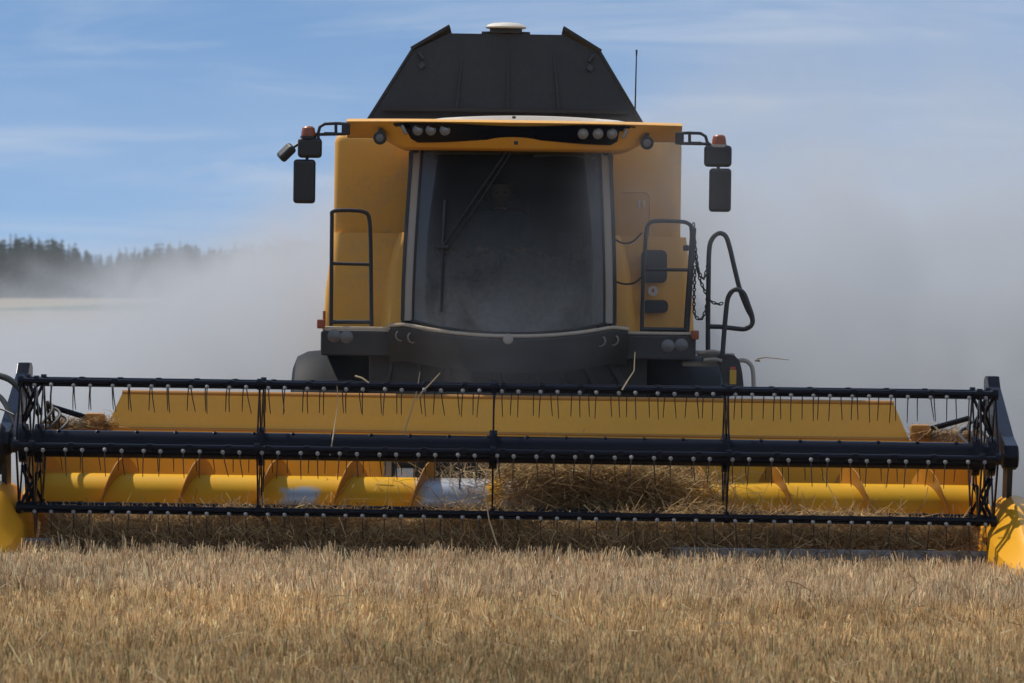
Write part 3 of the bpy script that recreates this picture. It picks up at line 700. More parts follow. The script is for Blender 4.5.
def lamp(u, v, r, parent, name, mat, Y):
    p = at(u, v, Y); e = MB(); e.lathe(p, (0, -1, 0), [(r, -0.05), (r, 0.012), (r * .85, 0.016), (r * .8, 0.006), (r * .4, 0.012), (0.0, 0.014)], 18); return e.build(name, mat, parent)
for us, v in (((418, 431, 445), 130.5), ((583, 598, 612), 134)):
    for u in us:
        tt = (u - 515) * S(2.0) / 1.375; lamp(u, v, 0.043, lamp_bar, 'headlight', M['lens'], 1.97 + 0.34 * abs(tt) ** 2.4 + 0.045)
for u, v, s in ((404, 130, -1), (625, 134, 1)):
    tt = (u - 515) * S(2.0) / 1.375; e = MB(); e.box(at(u, v, 1.97 + 0.34 * abs(tt) ** 2.4 + 0.03), (0.03, 0.04, 0.085), rot=Matrix.Rotation(s * 0.45, 3, 'Y'), bev=0.01); e.build('indicator', M['lens'], lamp_bar)
for u, v in ((380, 138), (647, 143)):
    p = at(u, v, 2.22); e = MB(); e.lathe(p, (0, -1, 0), [(0.042, -0.08), (0.055, -0.03), (0.055, 0.0), (0.045, 0.006)], 18); e.box(p + Vector((0, .04, .04)), (0.03, 0.06, 0.08)); wl = e.build('work_light', M['plastic'], roof)
    e = MB(); e.lathe(p + Vector((0, -0.004, 0)), (0, -1, 0), [(0.034, 0), (0.03, 0.008), (0.0, 0.012)], 16); e.build('lens', M['lens_dim'], wl)
e = MB(); e.box(at(516, 143, 1.99), (0.035, 0.03, 0.03), bev=0.006); e.box(at(514, 117.5, 2.1), (0.03, 0.03, 0.02), bev=0.004); e.build('roof_clip', M['plastic'], roof)

# --- mirrors
def rbox_px(u0, v0, u1, v1, Y, d, bev): p = at((u0 + u1) / 2, (v0 + v1) / 2, Y); return MB().box(p, ((u1 - u0) * S(Y), d, (v1 - v0) * S(Y)), bev=bev, seg=3)
for s in (-1, 1):
    e = MB(); Y = 2.25
    if s < 0: f = lambda u, v: at(u, v, Y)
    else: f = lambda u, v: at(1024 - u + 1.5, v + 9.5, Y)
    for poly in ([(347, 124), (337, 123.5), (325, 124), (320, 127), (318, 134)], [(346, 134), (320, 134.5), (316, 134)], [(336, 123.5), (336, 134)], [(318, 134), (312, 137), (310, 150)], [(309, 150), (306, 164)], [(318, 135), (320, 146)]):
        e.tube([f(u, v) for u, v in poly], 0.013, 8)
    e.box(f(346, 129), (0.07, 0.06, 0.10), bev=0.01); e.box(f(330, 134), (0.10, 0.05, 0.03), bev=0.008)
    arm = e.build('mirror_arm', M['plastic'], root)
    if s < 0:
        rbox_px(298, 138, 322, 158, 2.25, 0.11, 0.03).build('wide_mirror', M['plastic'], arm)
        rbox_px(293.5, 159.5, 315.5, 203.5, 2.25, 0.09, 0.028).build('mirror', M['plastic'], arm)
        e = MB(); e.box(at(286.5, 152.5, 2.25), (0.075, 0.12, 0.15), rot=Matrix.Rotation(math.radians(45), 3, 'Y') @ Matrix.Rotation(math.radians(25), 3, 'Z'), bev=0.025, seg=3); e.cyl(at(291, 149, 2.27), at(300, 143, 2.27), 0.012, 6); e.build('kerb_mirror', M['plastic'], arm)
        bp_ = at(308.5, 136, 2.25)
    else:
        rbox_px(704, 145.5, 731.5, 167, 2.25, 0.11, 0.03).build('wide_mirror', M['plastic'], arm)
        rbox_px(709, 168.5, 731, 212, 2.25, 0.09, 0.028).build('mirror', M['dark_dusty'], arm)
        bp_ = at(719, 144.5, 2.25)
    e = MB(); e.lathe(bp_, (0, 0, 1), [(0.06, 0), (0.058, 0.03), (0.05, 0.065), (0.035, 0.078), (0.0, 0.08)], 18); e.build('beacon', M['orange'], arm)
    e = MB(); e.lathe(bp_ + Vector((0, 0, -0.012)), (0, 0, 1), [(0.066, -0.012), (0.066, 0.011)], 16); e.build('beacon_base', M['grey'] if s > 0 else M['plastic'], arm)

# --- handrails, chains, ladder
def tpx(mb, pts, Y, r=0.0165, sm=True, n=5):
    q = [at(u, v, Y if not isinstance(Y, (list, tuple)) else Y[i]) for i, (u, v) in enumerate(pts)]
    mb.tube(smooth_path(q, n) if sm else q, r, 8); return mb
e = MB()
tpx(e, [(331, 326), (331.5, 270), (332, 220), (332.5, 212), (340, 210.5), (352, 210.5), (364, 212), (369, 218), (370.5, 240), (371, 280), (371.5, 326)], 2.62)
tpx(e, [(331, 263.5), (370.5, 264.5)], 2.62, 0.014, False); tpx(e, [(331, 322), (371, 322)], 2.62, 0.018, False); e.build('handrail', M['plastic'], root)
e = MB()
tpx(e, [(642, 332), (643, 290), (645, 250), (646.5, 230), (650, 223), (658, 221), (678, 221.5), (688, 223.5), (691.5, 231), (690.5, 260), (688, 295), (686, 332)], 2.62)
tpx(e, [(645, 269.5), (690, 270)], 2.62, 0.014, False); tpx(e, [(642, 329.5), (686, 330)], 2.62, 0.02, False)
e.box(at(689.5, 285, 2.64), (0.05, 0.05, 0.95), rot=Matrix.Rotation(math.radians(3), 3, 'Y'), bev=0.01); e.box(at(686, 248, 2.60), (0.05, 0.05, 0.05), bev=0.012)
e.build('handrail', M['plastic'], root)
e = MB()
tpx(e, [(708, 353), (708, 320), (708.5, 280), (709, 252), (711.5, 240), (718, 233.5), (725, 235.5), (729, 245), (734, 266), (740, 290), (747, 308), (752, 318), (751.5, 325), (745, 329), (735, 328.5), (722, 327), (709, 326.5)], 2.75, 0.020)
e.build('ladder_rail', M['plastic'], root)
e = MB()
tpx(e, [(722.5, 356), (724, 335), (726, 312), (728, 298), (733, 290.5), (739, 290), (744, 294), (748, 304), (752, 316), (752, 324), (746, 328.5)], 2.55, 0.020)
e.build('ladder_rail', M['plastic'], root)
def chain(pts, Y):
    path = smooth_path([at(u, v, Y) for u, v in pts], 10); mb = MB(); d = 0; nxt = 0; k = 0
    for i in range(len(path) - 1):
        a_, b_ = path[i], path[i + 1]; l = (b_ - a_).length
        while nxt < d + l:
            p = a_.lerp(b_, (nxt - d) / l); t = (b_ - a_).normalized(); o = t.orthogonal().normalized(); o = Matrix.Rotation(k * PI / 2 + .4, 3, t) @ o
            mb.tube([p + t * 0.020 * math.cos(q * PI / 4) + o * 0.011 * math.sin(q * PI / 4) for q in range(8)], 0.0055, 5, closed=True); nxt += 0.030; k += 1
        d += l
    return mb
for pts in ([(693.5, 225), (695, 255), (699, 272), (704, 278), (708.5, 262)], [(694, 235), (698, 270), (702, 285), (710, 300), (718, 304), (723, 303)], [(695, 268), (694, 300), (695, 315), (701, 319), (706, 309), (707.5, 292)]):
    chain(pts, 2.66).build('safety_chain', M['plastic'], root)
e = MB(); e.box(at(702, 352.5, 2.8), (0.34, 0.30, 0.03), bev=0.008); e.box(at(716, 355, 2.8), (0.30, 0.26, 0.03), bev=0.008); e.box(at(712, 360, 2.8), (0.16, 0.2, 0.05), bev=0.01); e.box(at(700, 364, 2.85), (0.30, 0.2, 0.04), bev=0.01)
tpx(e, [(700, 353), (712, 351), (724, 354)], 2.6, 0.012); tpx(e, [(704, 360), (714, 359), (722, 361)], 2.6, 0.014)
e.build('ladder_step', M['grey'], root)
e = MB(); secs = []
for v, u0, u1 in ((354.5, 722, 730), (356, 718, 735), (360, 716, 739), (366, 720, 741), (374, 722, 742.5), (384, 724, 743.5), (396, 724.5, 744)):
    a_ = at(u0, v, 2.62); b_ = at(u1, v, 2.62); secs.append([a_, b_, b_ + Vector((0, .18, 0)), a_ + Vector((0, .18, 0))])
e.loft(secs); eb = e.build('tool_case', M['dark_dusty'], root)
e = MB(); e.box(at(733, 377, 2.605), (0.055, 0.006, 0.12), bev=0.002); e.build('yellow_label', M['label_yellow'], eb)
e = MB(); e.box(at(733, 368, 2.603), (0.045, 0.006, 0.02)); e.build('label_band', M['red'], eb)
e = MB(); tpx(e, [(737, 361), (744, 360.5), (750, 364), (753, 372), (754, 395)], 2.7, 0.018); e.build('grab_handle', M['grey'], root)

# ------------------------------------------------------------------ driver
def person():
    P_ = {'pel': (0, 3.42, 2.32), 'bel': (0, 3.45, 2.45), 'che': (0, 3.44, 2.66), 'nk': (0, 3.41, 2.83), 'nk2': (0, 3.39, 2.88),
          'hl': (-.09, 3.38, 2.30), 'kl': (-.13, 2.98, 2.33), 'al': (-.14, 2.93, 1.92), 'tl': (-.15, 2.80, 1.88),
          'hr': (.09, 3.38, 2.30), 'kr': (.13, 2.98, 2.33), 'ar': (.14, 2.93, 1.92), 'tr': (.15, 2.80, 1.88),
          'sl': (-.19, 3.43, 2.76), 'el': (-.26, 3.24, 2.52), 'wl': (-.17, 3.03, 2.50), 'sr': (.19, 3.43, 2.76), 'er': (.27, 3.26, 2.52), 'wr': (.17, 3.03, 2.50)}
    R_ = {'pel': .15, 'bel': .14, 'che': .15, 'nk': .065, 'nk2': .055, 'hl': .095, 'kl': .065, 'al': .045, 'tl': .04, 'hr': .095, 'kr': .065, 'ar': .045, 'tr': .04, 'sl': .07, 'el': .045, 'wl': .03, 'sr': .07, 'er': .045, 'wr': .03}
    E_ = [('pel', 'bel'), ('bel', 'che'), ('che', 'nk'), ('nk', 'nk2'), ('pel', 'hl'), ('hl', 'kl'), ('kl', 'al'), ('al', 'tl'), ('pel', 'hr'), ('hr', 'kr'), ('kr', 'ar'), ('ar', 'tr'), ('che', 'sl'), ('sl', 'el'), ('el', 'wl'), ('che', 'sr'), ('sr', 'er'), ('er', 'wr')]
    ks = list(P_); V = [Vector(P_[k]) for k in ks]; E = [(ks.index(a_), ks.index(b_)) for a_, b_ in E_]; R = [R_[k] for k in ks]
    for s, w in ((-1, 'wl'), (1, 'wr')):                # palm, four fingers closed on the rim and a thumb
        wi = ks.index(w); base = V[wi]; pm = base + Vector((0, -0.055, 0.0)); V.append(pm); R.append(.028); pi_ = len(V) - 1; E.append((wi, pi_))
        for q in range(4):
            p0 = pm + Vector(((q - 1.5) * 0.019, -0.035, 0.012 - abs(q - 1.4) * .003)); p1 = p0 + Vector((0, -0.022, -0.022 - 0.002 * q)); n0 = len(V)
            V += [p0, p1]; R += [.009, .008]; E += [(pi_, n0), (n0, n0 + 1)]
        n0 = len(V); V += [pm + Vector((-s * 0.034, -0.012, 0.008)), pm + Vector((-s * 0.040, -0.036, -0.004))]; R += [.010, .009]; E += [(pi_, n0), (n0, n0 + 1)]
    me = bpy.data.meshes.new('person'); me.from_pydata([tuple(v + Vector((BX - 0.08, 0, 0))) for v in V], E, [])
    o = bpy.data.objects.new('person', me); C.objects.link(o)
    sk = o.modifiers.new('skin', 'SKIN'); o.modifiers.new('sub', 'SUBSURF').levels = 1
    for i, r in enumerate(R): me.skin_vertices[0].data[i].radius = (r, r)
    me.skin_vertices[0].data[0].use_root = True
    o.modifiers['sub'].render_levels = 1
    # skin / shirt / trousers by place on the body
    m, nt, out = newmat('clothed_body'); L = nt.links.new; sp = N(nt, 'ShaderNodeSeparateXYZ'); L(N(nt, 'ShaderNodeTexCoord').outputs['Object'], sp.inputs[0])
    b = N(nt, 'ShaderNodeBsdfDiffuse'); legs = sstep(nt, math_(nt, 'ADD', sp.outputs[2], math_(nt, 'MULTIPLY', sp.outputs[1], 0.12)), 2.79, 2.80, 1, 0)
    c = mixc(nt, legs, (0.05, 0.085, 0.125), (0.015, 0.018, 0.025)); c = mixc(nt, math_(nt, 'MULTIPLY', sstep(nt, sp.outputs[1], 3.05, 3.06, 1, 0), sstep(nt, sp.outputs[2], 2.44, 2.45)), c, (0.42, 0.24, 0.16))
    c = mixc(nt, sstep(nt, sp.outputs[2], 2.845, 2.85), c, (0.42, 0.24, 0.16)); L(c, b.inputs[0]); L(b.outputs[0], out.inputs[0]); me.materials.append(m)
    # head with a face
    hc = Vector((BX - 0.08, 3.37, 2.985)); bm = bmesh.new(); bmesh.ops.create_uvsphere(bm, u_segments=28, v_segments=20, radius=1.0)
    for v in bm.verts:
        x, y, z = v.co; jaw = 1 - 0.22 * max(0, -z); fx = x * 0.076 * jaw; fy = y * 0.096 * (1 - 0.1 * max(0, -z)); fz = z * 0.118
        if y < -0.5:
            g_ = lambda cx, cz, w, h: math.exp(-((x - cx) / w) ** 2 - ((z - cz) / h) ** 2)
            fy -= 0.026 * g_(0, -0.18, .13, .20) ; fy += 0.012 * (g_(-.38, .02, .16, .1) + g_(.38, .02, .16, .1)); fy -= 0.006 * g_(0, -.55, .28, .06); fy += 0.004 * g_(0, -.48, .25, .03)
        if abs(x) > 0.93 and abs(z) < .35: fx *= 1.13
        v.co = (hc.x + fx, hc.y + fy, hc.z + fz)
    hm = MB(); hm.bm(bm); h_ = hm.build('head', M['skin'], o, smooth=80)
    e = MB()
    for s in (-1, 1): e.lathe(hc + Vector((s * 0.03, -0.082, 0.004)), (0, -1, 0), [(0.011, 0), (0.008, 0.006), (0, 0.008)], 10)
    e.build('eyes', M['hair'], h_)
    bm = bmesh.new(); bmesh.ops.create_uvsphere(bm, u_segments=24, v_segments=16, radius=1.0)
    bmesh.ops.delete(bm, geom=[v for v in bm.verts if v.co.z < 0.30 + (-0.55 if v.co.y > 0.1 else 0.12)], context='VERTS')
    for v in bm.verts: v.co = (hc.x + v.co.x * .082, hc.y + v.co.y * .102 + 0.004, hc.z + v.co.z * .125)
    hm = MB(); hm.bm(bm); hm.build('hair', M['hair'], h_)
    o.rotation_euler = (0, TILT, 0)
    tag(o, 'driver in a blue shirt sitting behind the dusty windscreen with hands on the wheel', 'person')
person()

# ------------------------------------------------------------------ cut crop on the header
def heap():
    B = []; T = []; W = []; K = []
    def batch(n, x, y, z, lmin, lmax, zs, tint, ydir=0.5):
        a_ = rng.uniform(0, 2 * PI, n); l = rng.uniform(lmin, lmax, n); el = rng.normal(0, zs, n)
        d = np.stack([np.cos(a_) * np.cos(el), np.sin(a_) * np.cos(el) * ydir, np.sin(el)], 1) * l[:, None]
        c = np.stack([x, y, z], 1); B.append(c - d / 2); T.append(c + d / 2); W.append(rng.uniform(0.004, 0.007, n)); K.append(straw_tint(n, tint, 0.35))
    n = 17000                                            # mat of crop along the whole knife
    x = rng.uniform(-3.55, 3.55, n); y = np.abs(rng.normal(0, 0.28, n)) - 0.20
    hgt = 0.20 + 0.14 * vnoise(x, y, 2.3, 21) - 0.05 * (np.abs(x) > 3.1)
    thin = 1.0 - 0.45 * ((x > 1.1) & (x < 3.2) & (y < -0.05))
    z = 0.15 + 0.07 * (x > 1.2) + rng.random(n) ** 0.8 * hgt * thin
    batch(n, x, y, z, 0.10, 0.42, 0.5, (0.42, 0.29, 0.15))
    n = 7000                                             # feet of the mat hanging over the bar left of centre
    x = rng.uniform(-3.5, 1.2, n); y = rng.uniform(-0.34, -0.16, n); z = rng.uniform(0.10, 0.30, n)
    batch(n, x, y, z, 0.08, 0.3, 0.6, (0.40, 0.28, 0.145))
    n = 9000                                             # the bunch climbing the auger right of centre
    x = rng.normal(0.66, 0.46, n); x = np.where((x < -0.15) | (x > 1.75), rng.uniform(0.0, 1.35, n), x); y = rng.uniform(0.35, 1.15, n)
    hh = np.clip(0.74 + 0.26 * vnoise(x, y, 3.1, 33) - 0.10 * ((x - 0.55) / 0.75) ** 2, 0.4, 0.85)
    z = 0.2 + (hh - 0.2) * rng.random(n) ** 0.45 - 0.10 * np.abs(y - 0.75)
    batch(n, x, y, z, 0.15, 0.55, 0.35, (0.48, 0.335, 0.17), 0.35)
    n = 420                                             # sparse strands over the bar on the right
    x = rng.uniform(1.0, 3.6, n); y = rng.uniform(-0.30, -0.20, n); z = rng.uniform(0.12, 0.24, n)
    batch(n, x, y, z, 0.08, 0.3, 0.6, (0.34, 0.25, 0.14))
    n = 1500                                             # strands thrown over tube and back sheet
    x = rng.normal(0.5, 0.9, n); y = rng.uniform(0.55, 1.25, n); z = rng.uniform(0.45, 0.9, n) - 0.12 * np.abs(x - 0.5)
    batch(n, x, y, z, 0.1, 0.5, 0.7, (0.42, 0.32, 0.19), 0.4)
    n = 1300                                             # chaff and straw on the header's rear beam by both ends
    sg = np.where(rng.random(n) < .5, -1, 1); x = sg * rng.uniform(3.2, 3.72, n); y = rng.uniform(1.34, 1.48, n); z = 1.02 + np.abs(rng.normal(0, 0.035, n))
    batch(n, x, y, z, 0.05, 0.25, 0.4, (0.40, 0.28, 0.15))
    b = np.concatenate(B); t = np.concatenate(T); n = len(b)
    def tilt(p): q = p.copy(); q[:, 2] = p[:, 2] - p[:, 0] * TILT; q[:, 0] = p[:, 0] + p[:, 2] * TILT; q[:, 0] += HX * 0; return q
    o = ribbons('cut_crop', tilt(b), tilt(t), rng.normal(0, 0.028, (n, 3)), np.concatenate(W), np.concatenate(K), M['straw'])
    tag(o, 'tangled mat of brown cut straw piled on the header under the reel', 'cut crop', kind='stuff')
heap()
MS = paint('stalk_straw', (0.50, 0.40, 0.24), 0.7, dust=0.1)
def stalk(pts, Y, label, r=0.006):
    mb = MB(); q = [at(u, v, y) for (u, v), y in zip(pts, Y)]; n = len(q)
    mb.tube(q, [r * (1 - 0.4 * i / n) for i in range(n)], 5)
    o = mb.build('straw_stalk', MS); o.rotation_euler = (0, TILT, 0)
    tag(o, label, 'straw stalk', 'single straws caught on the machine')
stalk([(398, 452), (403, 436), (410, 415), (417, 390), (420, 372)], (0.1, 0.05, 0.0, -.05, -.05), 'long pale straw slanting up through the reel left of its middle spoke')
stalk([(417, 400), (421, 393), (431, 383), (440, 373)], (-.3, -.32, -.33, -.34), 'short forked straw poking above the top reel bar left of centre')
stalk([(622, 390), (628, 380), (634, 371), (635, 352)], (-.32, -.3, -.28, -.25), 'pale bent straw standing above the top reel bar right of the windscreen')
stalk([(330, 455), (334, 430), (338, 405), (337, 385)], (-.56, -.3, -.28, -.3), 'thin upright straw on the reel below the left front wheel', 0.005)
stalk([(355, 376), (362, 378), (369, 383)], (-.27, -.28, -.29), 'tiny white straw lying on the top reel bar beside the left wheel', 0.008)
stalk([(497, 545), (489, 520), (484, 490), (487, 470)], (-.45, -.4, -.35, -.3), 'long straw standing upright in front of the grey auger tube')
o_ = MB(); q = [at(u, v, 1.0) for u, v in ((757, 359), (765, 357.5), (776, 358.5), (789, 360))]; o_.tube(q, [.006, .005, .004, .003], 5); o_.tube([at(755, 360.5, 1.0), at(760, 361, 1.0)], 0.009, 5)
o_ = o_.build('straw_stalk', paint('flying_straw', (0.2, 0.16, 0.11), 0.8)); o_.rotation_euler = (0, TILT, 0)
tag(o_, 'thin straw blowing through the dust right of the ladder rails', 'straw stalk', 'straws flying in the dust')

# ------------------------------------------------------------------ far wood
def conifer_arrays(h, seed, dens=1.0):
    r = np.random.default_rng(seed); vs = []; fs = []; cs = []
    nlev = int(22 * dens)
    for i in range(nlev):
        t = i / nlev; z = h * (0.08 + 0.92 * t); rad = h * 0.17 * (1 - t) ** 0.95 * r.uniform(0.7, 1.2) + 0.07
        for k in range(9):
            a_ = r.uniform(0, 2 * PI); l = rad * r.uniform(0.6, 1.15); w = l * 0.42 + 0.1; dz = -l * r.uniform(0.35, 0.95)
            c, s_ = math.cos(a_), math.sin(a_); b0 = len(vs)
            vs += [(0, 0, z + 0.03 * h), (c * l * .6 - s_ * w, s_ * l * .6 + c * w, z + dz * .5), (c * l, s_ * l, z + dz), (c * l * .6 + s_ * w, s_ * l * .6 - c * w, z + dz * .5)]
            fs.append((b0, b0 + 1, b0 + 2, b0 + 3)); q = r.uniform(0.6, 1.3); cs += [(0.026 * q, 0.046 * q, 0.034 * q)] * 4
    b0 = len(vs); tr = h * 0.012
    vs += [(tr, 0, 0), (-tr * .5, tr * .86, 0), (-tr * .5, -tr * .86, 0), (0, 0, h * 1.04)]; fs += [(b0, b0 + 1, b0 + 3), (b0 + 1, b0 + 2, b0 + 3), (b0 + 2, b0, b0 + 3)]; cs += [(0.06, 0.045, 0.035)] * 4
    return vs, fs, cs
def tint_mesh(name, vs, fs, cs, mat):
    me = bpy.data.meshes.new(name); me.from_pydata(vs, [], fs); me.materials.append(mat)
    a_ = me.attributes.new('tint', 'FLOAT_COLOR', 'POINT'); a_.data.foreach_set('color', np.array([(*c, 1) for c in cs], np.float32).ravel()); return me
WY = 1180.0
def skyline(x):                                          # metres of wood top along x
    u = 512 + x * FPX / (WY + CAMD)
    return 14.6 + 0.9 * math.sin(u * 0.045 + 0.9) + (1.6 if u < 55 else 0) - (1.3 if 75 < u < 150 else 0) + (1.0 if u > 230 else 0)
cm = [tint_mesh('conifer', *conifer_arrays(1.0 * 15, 50 + i), M['needles']) for i in range(6)]
xt = -134.0; k = 0
while xt < -46:
    o = bpy.data.objects.new('conifer', cm[k % 6]); C.objects.link(o)
    hh = skyline(xt) + random.gauss(0.2, 0.55); o.location = (xt, WY + random.uniform(-12, 12), 0); sc = hh / 15.6; o.scale = (sc * random.uniform(.8, 1.1), sc * random.uniform(.8, 1.1), sc); o.rotation_euler.z = random.uniform(0, 6)
    if xt < -103: tag(o, 'dark conifer at the clear left end of the far treeline', 'tree', 'dark conifers at the left edge of the far wood')
    else: tag(o, 'conifer half hidden by dust in the far treeline', 'tree', 'dust-veiled conifers of the far wood')
    xt += random.uniform(1.3, 3.6); k += 1
vs = []; fs = []; cs = []
for i in range(1500):
    x = random.uniform(-520, 40); y = WY + random.uniform(10, 60); h = skyline(x) * random.uniform(0.86, 1.0)
    v_, f_, c_ = conifer_arrays(h, 500 + i, 0.6); b0 = len(vs); an = 2.6
    vs += [(p[0] * an + x, p[1] * an + y, p[2]) for p in v_]; fs += [tuple(q + b0 for q in f) for f in f_]; cs += c_
o = bpy.data.objects.new('far_wood', tint_mesh('far_wood', vs, fs, cs, M['needles'])); C.objects.link(o)
tag(o, 'far dark wood behind the conifers along the horizon', 'wood', kind='stuff')

# ------------------------------------------------------------------ dust
DENS = 1.0
dm, nt, out = newmat('dust_air'); L = nt.links.new
P = N(nt, 'ShaderNodeNewGeometry').outputs['Position']; sp = N(nt, 'ShaderNodeSeparateXYZ'); L(P, sp.inputs[0]); X, Y, Z = sp.outputs
mp = N(nt, 'ShaderNodeMapping'); mp.inputs['Scale'].default_value = (1, 0.45, 1.1); L(P, mp.inputs[0])
n1 = noise(nt, mp.outputs[0], 0.42, 3, 0.6, 1.0); nn = math_(nt, 'SUBTRACT', n1, 0.5)
fy = math_(nt, 'MULTIPLY', sstep(nt, Y, 6.5, 9.5), sstep(nt, Y, 16, 22, 1, 0))
zt_n = math_(nt, 'ADD', sstep(nt, X, -6, 5, 3.0, 3.15), math_(nt, 'MULTIPLY', nn, 2.4))
fz = sstep(nt, math_(nt, 'SUBTRACT', Z, zt_n), -0.9, 0.9, 1, 0)
fzw = sstep(nt, math_(nt, 'SUBTRACT', Z, math_(nt, 'ADD', zt_n, 1.0)), -1.0, 1.6, 1, 0)      # thin veil above, on the right
veil = math_(nt, 'MULTIPLY', fzw, sstep(nt, X, -3, 4, 0.02, 0.16))
fz = math_(nt, 'MAXIMUM', fz, veil)
e_ = math_(nt, 'ADD', math_(nt, 'SUBTRACT', X, math_(nt, 'MULTIPLY', math_(nt, 'SUBTRACT', Z, 2.0), 2.6)), math_(nt, 'MULTIPLY', nn, 5.0))
fx = sstep(nt, e_, -6.3, -2.7)
main = math_(nt, 'MULTIPLY', math_(nt, 'MULTIPLY', fy, fz), fx)
main = math_(nt, 'MULTIPLY', main, math_(nt, 'MULTIPLY', sstep(nt, n1, 0.3, 0.7, 0.35, 1.6), sstep(nt, noise(nt, P, 0.85, 3, 0.6, 1.2), 0.36, 0.64, 0.15, 1.9)))
main = math_(nt, 'MULTIPLY', main, 0.50 * DENS)
n2 = noise(nt, P, 1.1, 3, 0.55, 0.5)                                                          # wisps round the cab
near = math_(nt, 'MULTIPLY', sstep(nt, Y, 1.3, 2.2), sstep(nt, Y, 3.9, 4.6, 1, 0))
near = math_(nt, 'MULTIPLY', near, sstep(nt, math_(nt, 'ADD', Z, math_(nt, 'MULTIPLY', sstep(nt, X, -0.5, 1.5), -1.2)), 1.4, 2.6, 1, 0.0))
near = math_(nt, 'MULTIPLY', near, math_(nt, 'MULTIPLY', sstep(nt, X, -1.5, -0.5), sstep(nt, X, 2.0, 3.5, 1, 0)))
near = math_(nt, 'MULTIPLY', near, sstep(nt, n2, 0.40, 0.7, 0.008, 0.08))
def puff(cx, cy, cz, rx, ry, rz, d):
    q = None
    for o_, c_, r_ in ((X, cx, rx), (Y, cy, ry), (Z, cz, rz)):
        t_ = math_(nt, 'POWER', math_(nt, 'ABSOLUTE', math_(nt, 'DIVIDE', math_(nt, 'SUBTRACT', o_, c_), r_)), 2.0); q = t_ if q is None else math_(nt, 'ADD', q, t_)
    return math_(nt, 'MULTIPLY', sstep(nt, q, 0.0, 1.0, 1, 0), sstep(nt, n2, 0.36, 0.66, 0.15 * d, d))
for a_ in ((0.05, 1.9, 1.75, 1.0, 0.5, 0.6, 0.22), (1.15, 2.6, 2.9, 1.0, 1.2, 0.9, 0.30), (-0.9, 2.2, 1.5, 0.9, 0.6, 0.5, 0.03)): near = math_(nt, 'ADD', near, puff(*a_))
dens = math_(nt, 'ADD', main, near)
pv = N(nt, 'ShaderNodeVolumePrincipled'); pv.inputs['Color'].default_value = (0.69, 0.725, 0.775, 1); pv.inputs['Anisotropy'].default_value = 0.1
L(dens, pv.inputs['Density']); L(pv.outputs[0], out.inputs['Volume'])
e = MB(); e.box((0, 11.8, 3.4), (44, 22.0, 8.0)); dc = e.build('dust_cloud', dm, smooth=0)
tag(dc, 'pale grey dust cloud hanging in the air behind the combine', 'dust', kind='stuff')

hm_, nt, out = newmat('air_haze'); L = nt.links.new
pv = N(nt, 'ShaderNodeVolumePrincipled'); pv.inputs['Color'].default_value = (0.78, 0.86, 0.95, 1); pv.inputs['Density'].default_value = 0.00010; L(pv.outputs[0], out.inputs['Volume'])
e = MB(); e.box((0, 0, 11.0), (5800, 5800, 25.0)); tag(e.build('haze', hm_, smooth=0), 'thin blue air haze over the whole field', 'haze', kind='stuff')

# ------------------------------------------------------------------ sky, sun, camera
SUN_EL, SUN_AZ = 57.0, -52.0                              # azimuth from +Y towards +X
sd = Vector((math.sin(math.radians(SUN_AZ)) * math.cos(math.radians(SUN_EL)), math.cos(math.radians(SUN_AZ)) * math.cos(math.radians(SUN_EL)), math.sin(math.radians(SUN_EL))))
w = bpy.data.worlds.new('World'); bpy.context.scene.world = w; w.use_nodes = True; nt = w.node_tree; nt.nodes.clear(); L = nt.links.new
out = N(nt, 'ShaderNodeOutputWorld'); bg = N(nt, 'ShaderNodeBackground'); sky = N(nt, 'ShaderNodeTexSky', sky_type='NISHITA')
sky.sun_disc = False; sky.sun_elevation = math.radians(SUN_EL); sky.sun_rotation = math.radians(SUN_AZ); sky.ozone_density = 1.0; sky.dust_density = 0.2; sky.air_density = 1.0
d = N(nt, 'ShaderNodeTexCoord').outputs['Generated']; sp = N(nt, 'ShaderNodeSeparateXYZ'); L(d, sp.inputs[0])
cmb = N(nt, 'ShaderNodeCombineXYZ'); L(sp.outputs[0], cmb.inputs[0]); L(sp.outputs[1], cmb.inputs[1])
L(math_(nt, 'ADD', math_(nt, 'MULTIPLY', math_(nt, 'MAXIMUM', sp.outputs[2], 0.0), 6.0), 0.30), cmb.inputs[2])
nm = N(nt, 'ShaderNodeVectorMath', operation='NORMALIZE'); L(cmb.outputs[0], nm.inputs[0]); L(nm.outputs[0], sky.inputs[0])
hs = N(nt, 'ShaderNodeHueSaturation'); hs.inputs['Saturation'].default_value = 1.14; hs.inputs['Value'].default_value = 0.84; L(sky.outputs[0], hs.inputs['Color']); hs.inputs['Hue'].default_value = 0.493
mp = N(nt, 'ShaderNodeMapping'); mp.inputs['Scale'].default_value = (7.0, 7.0, 80); L(d, mp.inputs[0])
mp.inputs['Rotation'].default_value = (0, 0.02, 0)
c1 = noise(nt, mp.outputs[0], 1.0, 6, 0.6, 1.3)
mp2 = N(nt, 'ShaderNodeMapping'); mp2.inputs['Scale'].default_value = (9, 9, 26); mp2.inputs['Location'].default_value = (3, 1, 7); L(d, mp2.inputs[0])
c2 = noise(nt, mp2.outputs[0], 1.0, 4, 0.5, 0.3)
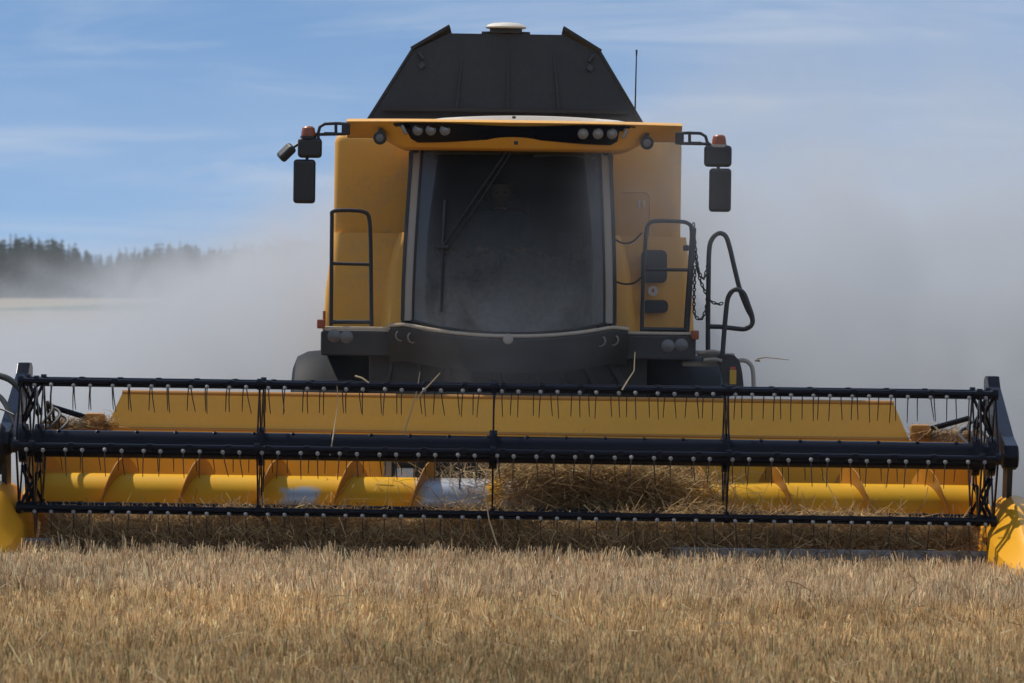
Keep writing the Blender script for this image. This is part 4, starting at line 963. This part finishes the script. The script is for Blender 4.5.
cl = math_(nt, 'ADD', sstep(nt, c1, 0.42, 0.82, 0.05, 0.55), sstep(nt, c2, 0.35, 0.75, 0.0, 0.22))
cl = math_(nt, 'ADD', cl, sstep(nt, sp.outputs[0], -0.06, 0.12, 0.0, 0.32), clamp=True)
cl = math_(nt, 'MULTIPLY', cl, sstep(nt, sp.outputs[2], 0.0, 0.5, 1.0, 0.5))
back = math_(nt, 'MULTIPLY', sstep(nt, sp.outputs[1], 0.1, -0.4, 0, 0.9), sstep(nt, noise(nt, d, 3.0, 4), 0.35, 0.6))   # unseen broken cloud added behind the camera as fill light for the machine's front
cl = math_(nt, 'MAXIMUM', cl, back)
ccol = mixc(nt, cl, hs.outputs[0], (3.7, 4.15, 4.9)); L(ccol, bg.inputs[0]); bg.inputs[1].default_value = 0.135
L(bg.outputs[0], out.inputs[0])
sl = bpy.data.lights.new('sun', 'SUN'); sl.energy = 4.1; sl.angle = math.radians(0.6); sl.color = (1.0, 0.93, 0.82)
so = bpy.data.objects.new('sun', sl); C.objects.link(so); so.rotation_euler = (-sd).to_track_quat('-Z', 'Y').to_euler()
cd = bpy.data.cameras.new('camera'); cam = bpy.data.objects.new('camera', cd); C.objects.link(cam); bpy.context.scene.camera = cam
cd.sensor_width = 36.0; cd.lens = 36.0 * FPX / 1024; cd.clip_start = 0.5; cd.clip_end = 20000
cam.location = (0, -CAMD, CAMH); cam.rotation_euler = (PI / 2 - math.atan((341.5 - HOR) / FPX), 0, 0)
cd.dof.use_dof = True; cd.dof.focus_distance = 36.3; cd.dof.aperture_fstop = 5.6
sc = bpy.context.scene; sc.view_settings.view_transform = 'Standard'; sc.view_settings.look = 'None'; sc.view_settings.exposure = 0.22; sc.view_settings.gamma = 1.0
sc.render.engine = 'CYCLES'; cy = sc.cycles; cy.use_denoising = True
cy.max_bounces = 8; cy.diffuse_bounces = 3; cy.glossy_bounces = 3; cy.transparent_max_bounces = 16; cy.transmission_bounces = 4; cy.volume_bounces = 2
cy.volume_step_rate = 0.7; cy.volume_max_steps = 64; cy.sample_clamp_indirect = 6
